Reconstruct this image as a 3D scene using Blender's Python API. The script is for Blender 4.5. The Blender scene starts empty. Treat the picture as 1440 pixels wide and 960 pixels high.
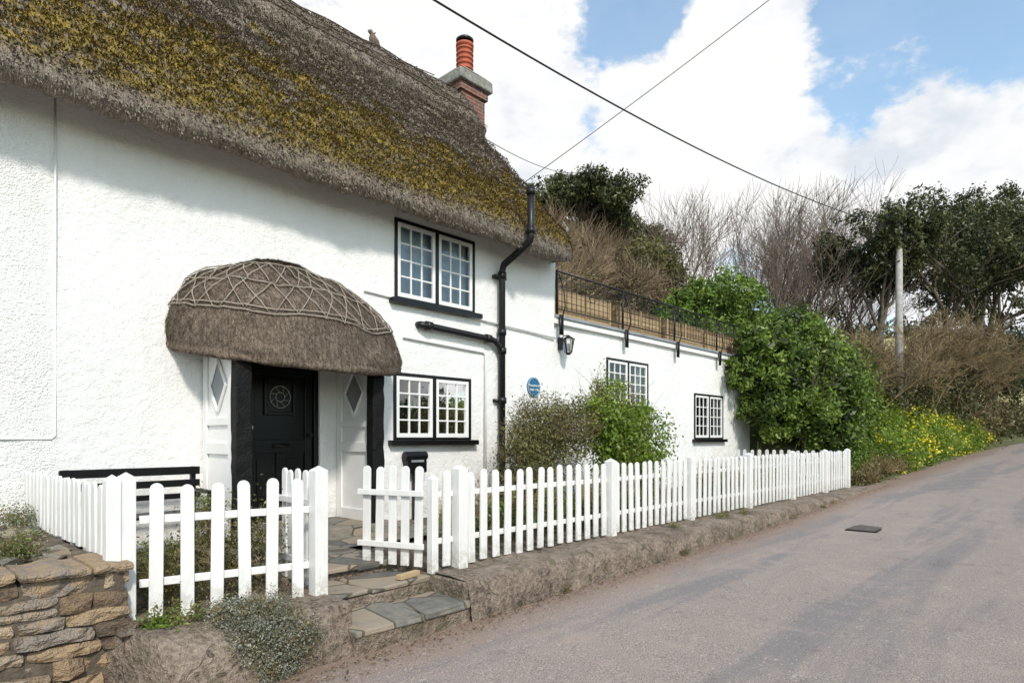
import bpy, math, random
import numpy as np
from mathutils import Vector, noise
random.seed(7); RNG=np.random.default_rng(11)
S=bpy.context.scene
S.view_settings.view_transform='Standard'
try: S.view_settings.look='None'
except Exception: pass
S.view_settings.exposure=0

# ------------------------------------------------------------ materials
def newmat(name):
    m=bpy.data.materials.new(name); m.use_nodes=True
    nt=m.node_tree; b=nt.nodes['Principled BSDF']; return m,nt,b
def N(nt,t,**k):
    n=nt.nodes.new(t)
    for a,v in k.items(): setattr(n,a,v)
    return n
def L(nt,a,b): nt.links.new(a,b)
def ramp(nt,fac,stops):
    r=N(nt,'ShaderNodeValToRGB'); el=r.color_ramp.elements
    while len(el)<len(stops): el.new(.5)
    for e,(p,c) in zip(el,stops):
        e.position=p; e.color=(c[0],c[1],c[2],1) if len(c)==3 else c
    L(nt,fac,r.inputs[0]); return r.outputs[0]
def coords(nt,scale=(1,1,1)):
    g=N(nt,'ShaderNodeNewGeometry')
    if scale==(1,1,1): return g.outputs['Position']
    mp=N(nt,'ShaderNodeMapping'); mp.inputs['Scale'].default_value=scale
    L(nt,g.outputs['Position'],mp.inputs[0]); return mp.outputs[0]
def noi(nt,vec,scale,detail=3,rough=.6,dist=0):
    n=N(nt,'ShaderNodeTexNoise'); n.inputs['Scale'].default_value=scale; n.inputs['Detail'].default_value=min(detail,4)
    n.inputs['Roughness'].default_value=rough; n.inputs['Distortion'].default_value=dist
    L(nt,vec,n.inputs['Vector']); return n.outputs['Fac']
def bump(nt,h,b,strength=.5,dist=.02,prev=None):
    n=N(nt,'ShaderNodeBump'); n.inputs['Strength'].default_value=strength; n.inputs['Distance'].default_value=dist
    L(nt,h,n.inputs['Height'])
    if prev is not None: L(nt,prev,n.inputs['Normal'])
    if b is not None: L(nt,n.outputs[0],b.inputs['Normal'])
    return n.outputs[0]
def mixc(nt,f,a,b,bt='MIX'):
    n=N(nt,'ShaderNodeMix',data_type='RGBA',blend_type=bt)
    if isinstance(f,(int,float)): n.inputs[0].default_value=f
    else: L(nt,f,n.inputs[0])
    for i,v in ((6,a),(7,b)):
        if isinstance(v,tuple): n.inputs[i].default_value=(v[0],v[1],v[2],1)
        else: L(nt,v,n.inputs[i])
    return n.outputs[2]
def math_(nt,op,a,b=None,clamp=False):
    n=N(nt,'ShaderNodeMath',operation=op,use_clamp=clamp)
    for i,v in ((0,a),(1,b)):
        if v is None: continue
        if isinstance(v,(int,float)): n.inputs[i].default_value=v
        else: L(nt,v,n.inputs[i])
    return n.outputs[0]
def attr(nt,name='tint'):
    a=N(nt,'ShaderNodeAttribute'); a.attribute_name=name; return a.outputs['Fac']
def sepz(nt):
    g=N(nt,'ShaderNodeNewGeometry'); s=N(nt,'ShaderNodeSeparateXYZ'); L(nt,g.outputs['Position'],s.inputs[0]); return s.outputs
def maprange(nt,v,a,b,c=0,d=1):
    n=N(nt,'ShaderNodeMapRange'); n.interpolation_type='SMOOTHSTEP'
    for i,x in zip((1,2,3,4),(a,b,c,d)): n.inputs[i].default_value=x
    L(nt,v,n.inputs[0]); return n.outputs[0]

def simple(name,col,rough=.5,var=.12,sc=12,bs=.15,bd=.005,metal=0,spec=.5):
    m,nt,b=newmat(name); v=coords(nt)
    n=noi(nt,v,sc,2)
    lo=tuple(c*(1-var) for c in col); hi=tuple(min(1,c*(1+var)) for c in col)
    L(nt,ramp(nt,n,[(.3,lo),(.7,hi)]),b.inputs['Base Color'])
    b.inputs['Roughness'].default_value=rough; b.inputs['Metallic'].default_value=metal
    b.inputs['Specular IOR Level'].default_value=spec
    if bs>=.2: bump(nt,noi(nt,v,sc*4,1),b,bs,bd)
    return m

def mat_render():
    m,nt,b=newmat('white_render'); v=coords(nt)
    big=noi(nt,v,.9,3,.6); med=noi(nt,v,8,3,.7); fine=noi(nt,v,60,1,.7)
    c=ramp(nt,big,[(.3,(.77,.765,.75)),(.55,(.82,.815,.80)),(.75,(.85,.845,.835))])
    stain=noi(nt,coords(nt,(3,3,.6)),1.3,3,.7)
    c=mixc(nt,math_(nt,'MULTIPLY',maprange(nt,stain,.54,.75),.25),c,(.58,.56,.50))
    z=sepz(nt)
    low=math_(nt,'MULTIPLY',maprange(nt,z[2],.7,.0),maprange(nt,med,.35,.65))
    c=mixc(nt,math_(nt,'MULTIPLY',low,.55),c,(.42,.40,.34))
    L(nt,c,b.inputs['Base Color']); b.inputs['Roughness'].default_value=.85
    b.inputs['Specular IOR Level'].default_value=.25
    rough_l=maprange(nt,z[0],1.5,1.2,.012,.045)
    h=math_(nt,'ADD',math_(nt,'MULTIPLY',med,.06),math_(nt,'MULTIPLY',fine,rough_l))
    bump(nt,h,b,.75,.55)
    return m
def mat_thatch(name,moss=True,base=((.085,.068,.052),(.25,.205,.16),(.45,.39,.32))):
    m,nt,b=newmat(name)
    v=coords(nt)
    st=noi(nt,coords(nt,(60,9,9)),1,2,.7)
    st2=noi(nt,v,28,3,.8)
    mx=math_(nt,'ADD',math_(nt,'MULTIPLY',st,.5),math_(nt,'MULTIPLY',st2,.5))
    c=ramp(nt,mx,[(.40,base[0]),(.5,base[1]),(.60,base[2])])
    t=attr(nt); c=mixc(nt,.5,c,ramp(nt,t,[(0,base[0]),(.5,base[1]),(1,base[2])]))
    if moss:
        big=noi(nt,v,.55,3,.6)
        c=mixc(nt,math_(nt,'MULTIPLY',maprange(nt,big,.45,.65),.4),c,(.27,.235,.215))
        z=sepz(nt)
        zz=math_(nt,'ADD',z[2],math_(nt,'MULTIPLY',z[0],.05))
        g=maprange(nt,zz,7.9,5.2,-.15,.16)
        gl=maprange(nt,z[0],1.5,-1.5,0,.06)
        mn=noi(nt,coords(nt,(1,1.2,1.2)),1.5,4,.78)
        mk=maprange(nt,math_(nt,'ADD',math_(nt,'ADD',mn,g),gl),.50,.60)
        mk=math_(nt,'MULTIPLY',mk,maprange(nt,z[2],4.25,4.55))
        m7=noi(nt,v,9,4,.8)
        mk=math_(nt,'MULTIPLY',mk,maprange(nt,m7,.34,.50))
        mc=ramp(nt,math_(nt,'ADD',math_(nt,'MULTIPLY',m7,.7),math_(nt,'MULTIPLY',t,.3)),[(.36,(.07,.052,.014)),(.5,(.22,.155,.035)),(.64,(.42,.31,.07))])
        c=mixc(nt,math_(nt,'MULTIPLY',mk,.92),c,mc)
    L(nt,c,b.inputs['Base Color']); b.inputs['Roughness'].default_value=.95; b.inputs['Specular IOR Level'].default_value=.1
    bump(nt,mx,b,1,.06)
    return m
def mat_leaf(name,stops,trans=.25,rough=.5):
    m=bpy.data.materials.new(name); m.use_nodes=True; nt=m.node_tree; nt.nodes.clear()
    out=N(nt,'ShaderNodeOutputMaterial')
    c=ramp(nt,attr(nt),stops); d=N(nt,'ShaderNodeBsdfDiffuse'); L(nt,c,d.inputs[0]); sh=d.outputs[0]
    if trans>0:
        gl=N(nt,'ShaderNodeBsdfGlossy'); gl.inputs['Roughness'].default_value=.45; gl.inputs[0].default_value=(1,1,1,1)
        m1=N(nt,'ShaderNodeMixShader'); m1.inputs[0].default_value=.035; L(nt,sh,m1.inputs[1]); L(nt,gl.outputs[0],m1.inputs[2])
        tr=N(nt,'ShaderNodeBsdfTranslucent'); L(nt,c,tr.inputs[0]); mx=N(nt,'ShaderNodeMixShader'); mx.inputs[0].default_value=trans
        L(nt,m1.outputs[0],mx.inputs[1]); L(nt,tr.outputs[0],mx.inputs[2]); sh=mx.outputs[0]
    L(nt,sh,out.inputs[0])
    return m
def mat_tint(name,stops,rough=.85,sc=20,bs=.6,bd=.02):
    m,nt,b=newmat(name); t=attr(nt); v=coords(nt); n=noi(nt,v,sc,4,.75)
    f=math_(nt,'ADD',math_(nt,'MULTIPLY',t,.6),math_(nt,'MULTIPLY',n,.4))
    L(nt,ramp(nt,f,stops),b.inputs['Base Color']); b.inputs['Roughness'].default_value=rough
    bump(nt,n,b,bs,bd); return m

M={}
M['render']=mat_render()
M['thatch']=mat_thatch('mossy_thatch',True)
M['thatch_p']=mat_thatch('porch_thatch',False,((.065,.05,.038),(.20,.155,.12),(.37,.30,.24)))
M['reed']=simple('hazel_rods',(.30,.255,.21),.9,.25)
M['white']=simple('white_gloss_paint',(.82,.815,.80),.35,.03,6,.06,.002)
def mat_fence():
    m,nt,b=newmat('fence_paint'); v=coords(nt); z=sepz(nt); t=attr(nt)
    n=noi(nt,coords(nt,(14,14,3)),1,3,.7)
    c=ramp(nt,n,[(.3,(.74,.735,.72)),(.6,(.83,.825,.81))])
    d=math_(nt,'MULTIPLY',maprange(nt,z[2],.28,.0),maprange(nt,noi(nt,v,18,3,.7),.4,.6))
    c=mixc(nt,math_(nt,'MULTIPLY',d,.6),c,(.36,.34,.26))
    c=mixc(nt,math_(nt,'MULTIPLY',t,.14),c,(.5,.5,.45))
    L(nt,c,b.inputs['Base Color']); b.inputs['Roughness'].default_value=.5
    bump(nt,n,b,.25,.02); return m
M['fence']=mat_fence()
M['black']=simple('black_gloss_paint',(.006,.006,.0065),.3,.2,8,.1,.004,0,.35)
M['blackpipe']=simple('black_iron',(.010,.010,.011),.4,.2,20,.1,.003,0,.4)
M['blacktimber']=simple('black_timber',(.007,.007,.007),.65,.4,14,.7,.015,0,.2)
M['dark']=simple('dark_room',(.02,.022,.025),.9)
M['curtain']=simple('net_curtain_sky_tint',(.36,.46,.54),.9,.2,3)  # net curtain; its pale blue also stands in for sky reflected in the panes
M['terra']=simple('terracotta',(.42,.10,.05),.75,.2,9)
M['conc']=simple('weathered_concrete',(.24,.235,.21),.9,.35,7,.6,.02)
M['lead']=simple('lead_flashing',(.25,.27,.29),.6,.2,5,.2,.01)
M['iron']=simple('rusty_iron',(.06,.045,.038),.8,.3,20,.4,.004)
M['grey']=simple('grey_weathered_wood',(.38,.36,.33),.85,.2,6,.4,.01)
M['bark']=simple('bark',(.13,.105,.08),.95,.35,6,.1,.03)
M['barkpale']=simple('pale_bark',(.20,.15,.115),.95,.3,6,.1,.02)
M['barkochre']=simple('ochre_bark',(.27,.20,.11),.95,.3,6,.1,.02)
def mat_glass():
    m,nt,b=newmat('window_glass'); nt.nodes.remove(b)
    tr=N(nt,'ShaderNodeBsdfTransparent'); gl=N(nt,'ShaderNodeBsdfGlossy'); gl.inputs['Roughness'].default_value=.02
    fr=N(nt,'ShaderNodeFresnel'); fr.inputs[0].default_value=1.5
    bp=N(nt,'ShaderNodeBump'); bp.inputs['Strength'].default_value=.08; bp.inputs['Distance'].default_value=.02
    L(nt,noi(nt,coords(nt),3,1),bp.inputs['Height']); L(nt,bp.outputs[0],gl.inputs['Normal'])
    f=math_(nt,'MULTIPLY',fr.outputs[0],1.9,True)
    mx=N(nt,'ShaderNodeMixShader'); L(nt,f,mx.inputs[0]); L(nt,tr.outputs[0],mx.inputs[1]); L(nt,gl.outputs[0],mx.inputs[2])
    L(nt,mx.outputs[0],nt.nodes['Material Output'].inputs[0]); return m
M['glass']=mat_glass()
def mat_brick():
    m,nt,b=newmat('chimney_brick'); g=N(nt,'ShaderNodeNewGeometry'); s=N(nt,'ShaderNodeSeparateXYZ'); L(nt,g.outputs['Position'],s.inputs[0])
    cb=N(nt,'ShaderNodeCombineXYZ'); L(nt,math_(nt,'ADD',s.outputs[0],s.outputs[1]),cb.inputs[0]); L(nt,s.outputs[2],cb.inputs[1])
    br=N(nt,'ShaderNodeTexBrick'); L(nt,cb.outputs[0],br.inputs[0]); br.inputs['Scale'].default_value=1
    br.inputs['Brick Width'].default_value=.225; br.inputs['Row Height'].default_value=.075; br.inputs['Mortar Size'].default_value=.008
    br.inputs['Color1'].default_value=(.24,.08,.05,1); br.inputs['Color2'].default_value=(.08,.045,.04,1); br.inputs['Mortar'].default_value=(.26,.22,.19,1)
    n=noi(nt,coords(nt),9,4,.7)
    c=mixc(nt,maprange(nt,n,.5,.7,0,.5),br.outputs['Color'],(.16,.13,.10)); L(nt,c,b.inputs['Base Color']); b.inputs['Roughness'].default_value=.9
    bump(nt,math_(nt,'SUBTRACT',n,br.outputs['Fac']),b,.7,.015); return m
M['brick']=mat_brick()
M['wood']=mat_tint('planter_wood',[(.2,(.15,.10,.05)),(.5,(.31,.21,.11)),(.8,(.45,.33,.19))],.8,10,.3,.005)
M['stone']=mat_tint('rubble_stone',[(.2,(.07,.055,.045)),(.34,(.21,.145,.09)),(.48,(.35,.25,.15)),(.6,(.22,.195,.17)),(.72,(.42,.32,.21)),(.85,(.30,.25,.20))],.9,11,1,.07)
M['mortar']=simple('mortar',(.10,.08,.06),.95,.3,10,.6,.02)
def mat_slate():
    m,nt,b=newmat('slate_paving'); v=coords(nt)
    vo=N(nt,'ShaderNodeTexVoronoi',feature='DISTANCE_TO_EDGE'); vo.inputs['Scale'].default_value=2.6; L(nt,v,vo.inputs[0])
    vc=N(nt,'ShaderNodeTexVoronoi'); vc.inputs['Scale'].default_value=2.6; L(nt,v,vc.inputs[0])
    s=N(nt,'ShaderNodeSeparateColor'); L(nt,vc.outputs['Color'],s.inputs[0])
    n=noi(nt,v,8,4,.75)
    c=ramp(nt,math_(nt,'ADD',math_(nt,'MULTIPLY',s.outputs[0],.4),math_(nt,'MULTIPLY',n,.6)),[(.28,(.10,.10,.095)),(.45,(.19,.18,.155)),(.62,(.29,.24,.18))])
    e=maprange(nt,vo.outputs['Distance'],.012,.035)
    c=mixc(nt,e,(.10,.085,.06),c); L(nt,c,b.inputs['Base Color']); b.inputs['Roughness'].default_value=.85
    bump(nt,math_(nt,'ADD',math_(nt,'MULTIPLY',n,.6),e),b,.6,.02); return m
M['slate']=mat_slate()
def mat_kerb():
    m,nt,b=newmat('kerb_sandstone'); v=coords(nt); n=noi(nt,v,2.6,4,.75); f=noi(nt,v,26,3,.75)
    c=ramp(nt,math_(nt,'ADD',math_(nt,'MULTIPLY',n,.55),math_(nt,'MULTIPLY',f,.45)),[(.36,(.07,.055,.043)),(.47,(.20,.155,.12)),(.56,(.29,.23,.18)),(.66,(.38,.32,.26))])
    vo=N(nt,'ShaderNodeTexVoronoi',feature='DISTANCE_TO_EDGE'); vo.inputs['Scale'].default_value=1.3
    dn=N(nt,'ShaderNodeVectorMath',operation='ADD'); nn=N(nt,'ShaderNodeTexNoise'); nn.inputs['Scale'].default_value=3; nn.inputs['Detail'].default_value=2
    L(nt,v,nn.inputs[0]); L(nt,v,dn.inputs[0]); L(nt,nn.outputs['Color'],dn.inputs[1]); L(nt,dn.outputs[0],vo.inputs[0])
    c=mixc(nt,maprange(nt,vo.outputs['Distance'],.014,.0,0,.8),c,(.05,.04,.03))
    mo=math_(nt,'MULTIPLY',maprange(nt,noi(nt,v,5,3,.7),.52,.64),.6)
    c=mixc(nt,mo,c,(.10,.095,.045))
    L(nt,c,b.inputs['Base Color']); b.inputs['Roughness'].default_value=.95
    bump(nt,math_(nt,'ADD',n,math_(nt,'MULTIPLY',f,.6)),b,1,.08); return m
M['kerb']=mat_kerb()
def mat_road():
    m,nt,b=newmat('asphalt_road'); v=coords(nt); z=sepz(nt)
    f=noi(nt,v,110,2,.85); md=noi(nt,v,2.0,4,.75); st=noi(nt,coords(nt,(.12,1.1,1)),1.2,4,.65,.5)
    c=ramp(nt,f,[(.32,(.12,.10,.092)),(.5,(.30,.25,.225)),(.68,(.50,.43,.39))])
    c=mixc(nt,math_(nt,'MULTIPLY',maprange(nt,st,.46,.60),.6),c,(.17,.17,.182))
    c=mixc(nt,math_(nt,'MULTIPLY',maprange(nt,md,.48,.7),.5),c,(.40,.32,.27))
    c=mixc(nt,math_(nt,'MULTIPLY',maprange(nt,md,.42,.32),.4),c,(.15,.13,.12))
    e=math_(nt,'ADD',z[1],math_(nt,'MULTIPLY',md,.8))
    c=mixc(nt,math_(nt,'MULTIPLY',maprange(nt,e,-3.8,-3.0),.75),c,(.23,.155,.11))
    c=mixc(nt,maprange(nt,noi(nt,v,38,1,.5),.66,.74,0,.5),c,(.55,.50,.46))
    L(nt,c,b.inputs['Base Color']); b.inputs['Roughness'].default_value=.85; b.inputs['Specular IOR Level'].default_value=.25
    bump(nt,f,b,.5,.010); return m
M['road']=mat_road()
def mat_ground():
    m,nt,b=newmat('grassy_ground'); v=coords(nt); n=noi(nt,v,.6,3,.7); f=noi(nt,v,14,2,.7)
    c=ramp(nt,math_(nt,'ADD',math_(nt,'MULTIPLY',n,.5),math_(nt,'MULTIPLY',f,.5)),[(.35,(.06,.05,.025)),(.5,(.09,.10,.035)),(.62,(.14,.15,.055)),(.75,(.22,.18,.1))])
    z=sepz(nt); c=mixc(nt,maprange(nt,z[0],80,110),c,(.40,.36,.17))
    L(nt,c,b.inputs['Base Color']); b.inputs['Roughness'].default_value=.95; return m
M['ground']=mat_ground()
M['soil']=simple('garden_soil',(.13,.10,.07),.95,.5,9,.9,.03)
M['rosette']=simple('glass_rosette',(.42,.42,.40),.3)
M['plaque']=simple('plaque_blue',(.012,.12,.25),.35,.2,5)

# ------------------------------------------------------------ mesh helpers
def fast_mesh(name,V,F,mat,tint=None,parent=None,smooth=False):
    V=np.asarray(V,dtype=np.float32); F=np.asarray(F,dtype=np.int32); k=F.shape[1]
    me=bpy.data.meshes.new(name); me.vertices.add(len(V)); me.vertices.foreach_set('co',V.ravel())
    me.loops.add(F.size); me.loops.foreach_set('vertex_index',F.ravel())
    me.polygons.add(len(F)); me.polygons.foreach_set('loop_start',np.arange(0,F.size,k,dtype=np.int32))
    me.polygons.foreach_set('loop_total',np.full(len(F),k,dtype=np.int32))
    if smooth: me.polygons.foreach_set('use_smooth',np.ones(len(F),dtype=bool))
    me.update(calc_edges=True)
    if tint is not None:
        a=me.attributes.new('tint','FLOAT','FACE'); a.data.foreach_set('value',np.asarray(tint,dtype=np.float32))
    me.materials.append(mat); o=bpy.data.objects.new(name,me); S.collection.objects.link(o)
    if parent: o.parent=parent
    return o
class MB:
    def __init__(s): s.v=[];s.f=[];s.t=[]
    def add(s,vs,fs,t=.5):
        o=len(s.v); s.v+=[tuple(p) for p in vs]; s.f+=[tuple(i+o for i in f) for f in fs]; s.t+=[t]*len(fs)
    def box(s,x0,x1,y0,y1,z0,z1,t=.5,jit=0,rot=None,piv=None):
        vs=[(x,y,z) for z in (z0,z1) for y in (y0,y1) for x in (x0,x1)]
        if jit: vs=[tuple(c+random.uniform(-jit,jit) for c in p) for p in vs]
        if rot is not None:
            c,sn=math.cos(rot),math.sin(rot); px,py=piv
            vs=[(px+(x-px)*c-(y-py)*sn,py+(x-px)*sn+(y-py)*c,z) for x,y,z in vs]
        s.add(vs,[(0,2,3,1),(4,5,7,6),(0,1,5,4),(2,6,7,3),(0,4,6,2),(1,3,7,5)],t)
    def rock(s,x0,x1,y0,y1,z0,z1,t=.5,a=.012,sd=0):
        nx=max(2,int((x1-x0)/.05)); nz=3; vs=[];idx={}
        cx,cz=(x0+x1)/2,(z0+z1)/2; hx,hz=(x1-x0)/2,(z1-z0)/2
        for i in range(nx+1):
            for j in range(nz+1):
                for kk in range(2):
                    u=-1+2*i/nx; w=-1+2*j/nz
                    x=cx+hx*u*(1-.05*w*w); z=cz+hz*w*(1-.10*u*u); y=y0 if kk==0 else y1
                    if kk==0: y+= .016*(u**6+w**6)/2 + a*1.8*noise.noise(Vector((x*16+sd,z*20,sd)))
                    x+=a*noise.noise(Vector((x*9,z*9+sd,3.))); z+=a*noise.noise(Vector((x*9+5,z*9,sd)))
                    idx[i,j,kk]=len(vs); vs.append((x,y,z))
        fs=[]
        for i in range(nx):
            for j in range(nz): fs.append((idx[i,j,0],idx[i+1,j,0],idx[i+1,j+1,0],idx[i,j+1,0]))
            fs.append((idx[i,0,0],idx[i,0,1],idx[i+1,0,1],idx[i+1,0,0])); fs.append((idx[i,nz,0],idx[i+1,nz,0],idx[i+1,nz,1],idx[i,nz,1]))
        for j in range(nz):
            fs.append((idx[0,j,0],idx[0,j+1,0],idx[0,j+1,1],idx[0,j,1])); fs.append((idx[nx,j,0],idx[nx,j,1],idx[nx,j+1,1],idx[nx,j+1,0]))
        s.add(vs,fs,t)
    def tube(s,pts,r,n=8,t=.5,cap=True):
        pts=[Vector(p) for p in pts]; rs=r if isinstance(r,(list,tuple)) else [r]*len(pts)
        rings=[];up=None
        for i,p in enumerate(pts):
            d=(pts[min(i+1,len(pts)-1)]-pts[max(i-1,0)]).normalized()
            if up is None:
                a=Vector((0,0,1)) if abs(d.z)<.9 else Vector((1,0,0)); up=(a-d*a.dot(d)).normalized()
            else: up=(up-d*up.dot(d)).normalized()
            w=d.cross(up); rings.append([p+(up*math.cos(2*math.pi*k/n)+w*math.sin(2*math.pi*k/n))*rs[i] for k in range(n)])
        vs=[q for R in rings for q in R]; fs=[]
        for i in range(len(pts)-1):
            for k in range(n): fs.append((i*n+k,i*n+(k+1)%n,(i+1)*n+(k+1)%n,(i+1)*n+k))
        if cap: fs.append(tuple(range(n-1,-1,-1))); fs.append(tuple((len(pts)-1)*n+k for k in range(n)))
        s.add(vs,fs,t)
    def picket(s,cx,cy,zb,h,w,th,dx,dy,t=.5):
        nx,ny=-dy,dx; prof=[(-w/2,0),(w/2,0)]
        prof+=[(w/2*math.cos(a),h-w/2+w/2*math.sin(a)) for a in [i*math.pi/8 for i in range(9)]]
        tl=random.uniform(-.014,.014); lean=random.uniform(-.008,.008)
        vs=[]
        for sd in (-th/2,th/2):
            for (a,z) in prof:
                q=sd+lean*z/h; vs.append((cx+dx*(a+tl*z/h)+nx*q,cy+dy*(a+tl*z/h)+ny*q,zb+z))
        n=len(prof); fs=[tuple(range(n)),tuple(range(2*n-1,n-1,-1))]
        for i in range(n): fs.append((i,i+n,(i+1)%n+n,(i+1)%n))
        s.add(vs,fs,t)
    def build(s,name,mat,parent=None,smooth=False,bevel=0):
        me=bpy.data.meshes.new(name); me.from_pydata(s.v,[],s.f)
        a=me.attributes.new('tint','FLOAT','FACE'); a.data.foreach_set('value',np.array(s.t,dtype=np.float32))
        import bmesh
        bm=bmesh.new(); bm.from_mesh(me); bmesh.ops.recalc_face_normals(bm,faces=bm.faces); bm.to_mesh(me); bm.free()
        me.materials.append(mat)
        if smooth:
            for p in me.polygons: p.use_smooth=len(p.vertices)<=4
        o=bpy.data.objects.new(name,me); S.collection.objects.link(o)
        if parent: o.parent=parent
        if bevel:
            b=o.modifiers.new('b','BEVEL'); b.width=bevel; b.segments=2; b.limit_method='ANGLE'
        return o
def empty(name):
    e=bpy.data.objects.new(name,None); S.collection.objects.link(e); return e
def sm(t): t=max(0,min(1,t)); return t*t*(3-2*t)
def fbm(x,y,z,o=4):
    s=0;a=1
    for i in range(o): s+=a*noise.noise(Vector((x,y,z))); x*=2;y*=2;z*=2;a*=.5
    return s

# ------------------------------------------------------------ terrain
_zx=[-200,-10,1,4,9.8,14,22,35,53,100,250,900]; _zz=[-.6,-.45,-.36,-.30,-.20,-.04,.16,.52,1.12,2.2,4,6]
def zr(x): return float(np.interp(x,_zx,_zz))
def yc(x):
    return -6.15-(0.004*(x-30)**2 if x>30 else 0) if x<70 else -6.15-.004*1600-(x-70)*.32
def g(x,y):
    b=zr(x); d=y-(yc(x)+2.75); w=sm((x-16.6)/2.)
    if d>0:
        zh=b-.10 if d<1.1 else -.12; zb=b-.02+1.5*sm((d-.2)/3.6); z=zh*(1-w)+zb*w
    elif d>-5.5: z=b-.06
    else: z=b-.06+.35*sm((-5.5-d)/2)
    z+=10.5*sm((y-4.5)/13)*sm((x+30)/20)
    z+=11*sm((x-95)/90)
    if y>6 or x>19 : z+=.25*fbm(x*.25,y*.25,0)*sm((abs(d)-1)/3)
    return z
def axis(lo,hi,c0,c1,fine,g_=1.25):
    a=list(np.arange(c0,c1+1e-6,fine)); st=fine
    x=c0
    while x>lo: st*=g_; x-=st; a.insert(0,x)
    st=fine;x=a[-1]
    while x<hi: st*=g_; x+=st; a.append(x)
    return a
xs=axis(-400,900,-6,60,.6); ys=axis(-400,600,-12,26,.35)
V=[(x,y,g(x,y)) for y in ys for x in xs]; nx=len(xs)
F=[(j*nx+i,j*nx+i+1,(j+1)*nx+i+1,(j+1)*nx+i) for j in range(len(ys)-1) for i in range(nx-1)]
fast_mesh('ground',V,F,M['ground'],smooth=True)
rx=axis(-60,260,-6,70,.5,1.1); V=[];cr=[-2.78,-2,-1,0,1,2,2.6,3.0,3.4]
def zroad(x,y):
    c=y-yc(x); return zr(x)+.03*(1-(c/2.8)**2)-.004+.006*fbm(x*.7,c,3)
for x in rx:
    for c in cr:
        if c>3 and x>16: c=3.0+.02*(c-3)
        V.append((x,yc(x)+c,zroad(x,yc(x)+c)))
k=len(cr); F=[(i*k+j,(i+1)*k+j,(i+1)*k+j+1,i*k+j+1) for i in range(len(rx)-1) for j in range(k-1)]
fast_mesh('road',V,F,M['road'],smooth=True)
V=[];F=[];gx=np.arange(1.1,17.6,.15);gy=np.arange(-3.0,.3,.15)
def inpath(x,y): return 2.3<x<3.5 and y<-1.6
for y in gy:
    for x in gx: V.append((x,y,(.0 if not inpath(x,y) else -.3)+.02*fbm(x*3,y*3,1)))
k=len(gx); F=[(j*k+i,j*k+i+1,(j+1)*k+i+1,(j+1)*k+i) for j in range(len(gy)-1) for i in range(k-1)]
fast_mesh('garden_soil',V,F,M['soil'],smooth=True)

def sweep(name,x0,x1,sec,mat,amp=.02,dx=.05,xin=None):
    V=[];xs=np.arange(x0,x1+1e-6,dx); k=len(sec)
    for x in xs:
        for (y,z) in sec:
            zz=z if z!='r' else zr(x)-.12
            f_=1 if xin is None else sm((x-xin)/.22)
            yy=y+amp*fbm(x*1.8,y*2,zz*4,5); zz=zz+amp*.7*fbm(x*1.5+9,y*5,zz*2,5)*(1 if z!='r' else 0)
            yy=-2.83+(yy+2.83)*f_
            V.append((x,yy,zz))
    F=[(i*k+j,(i+1)*k+j,(i+1)*k+j+1,i*k+j+1) for i in range(len(xs)-1) for j in range(k-1)]
    return fast_mesh(name,V,F,mat,smooth=True)
kw=empty('retaining_kerb_wall')
sec=[(-3.50,'r'),(-3.485,-.3),(-3.475,-.24),(-3.465,-.18),(-3.455,-.12),(-3.44,-.06),(-3.42,-.025),(-3.38,-.0),(-3.3,.01),(-3.2,.015),(-3.1,.015),(-3.0,.02),(-2.9,.02),(-2.8,.02)]
sweep('kerb_run',3.42,16.3,sec,M['kerb'],.035).parent=kw
sec2=[(-3.44,'r'),(-3.42,-.4),(-3.40,-.3),(-3.37,-.2),(-3.33,-.12),(-3.28,-.06),(-3.2,-.01),(-3.1,.02),(-3.0,.02),(-2.8,.02),(-2.6,.02)]
sweep('plinth_run',1.06,2.40,sec2,M['kerb'],.06,.03,1.06).parent=kw
mb=MB()
mb.box(3.40,3.5,-3.43,-2.75,-.5,-.005,jit=.012); mb.box(2.35,2.44,-3.3,-2.6,-.5,.01,jit=.012)
mb.box(16.2,16.4,-3.4,-2.8,-.4,-.02)
mb.build('kerb_ends',M['kerb'],kw,bevel=.02)
st=empty('garden_steps')
mb=MB()
def slab(mb,x0,x1,y0,y1,z0,z1,t=.5):
    mb.box(x0,x1,y0,y1,z0,z1,t,jit=.015)
slab(mb,2.36,3.44,-3.44,-2.85,-.6,-.19); slab(mb,2.38,3.42,-2.96,-2.35,-.6,-.06); slab(mb,2.38,3.46,-2.46,-1.55,-.3,.03)
mb.build('step_block',M['kerb'],st,bevel=.02)
mb=MB()
for (x0,x1,y0,y1,z) in [(2.38,2.95,-3.45,-2.97,-.15),(2.97,3.43,-3.46,-2.98,-.15),(2.41,2.8,-2.99,-2.47,-.02),(2.82,3.40,-2.98,-2.48,-.02),(2.42,3.0,-2.50,-1.62,.065),(3.02,3.44,-2.49,-1.62,.065)]:
    slab(mb,x0,x1,y0,y1,z-.045,z)
mb.build('slate_treads',M['slate'],st,bevel=.012)
gx=np.arange(2.35,5.0,.12);gy=np.arange(-1.62,.05,.12)
V=[(x,y,.055+.01*fbm(x*3,y*3,5)) for y in gy for x in gx];k=len(gx)
F=[(j*k+i,j*k+i+1,(j+1)*k+i+1,(j+1)*k+i) for j in range(len(gy)-1) for i in range(k-1)]
fast_mesh('garden_path',V,F,M['slate'],smooth=True)
mb=MB(); mb.box(2.72,4.36,-.95,0,.03,.15,jit=.006); mb.build('porch_step',M['slate'],st,bevel=.012)
mb=MB(); mb.box(3.12,3.36,-2.93,-2.87,-.016,.025,.95,rot=.2,piv=(3.2,-2.9)); mb.build('timber_offcut',M['wood'],bevel=.004)

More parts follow.
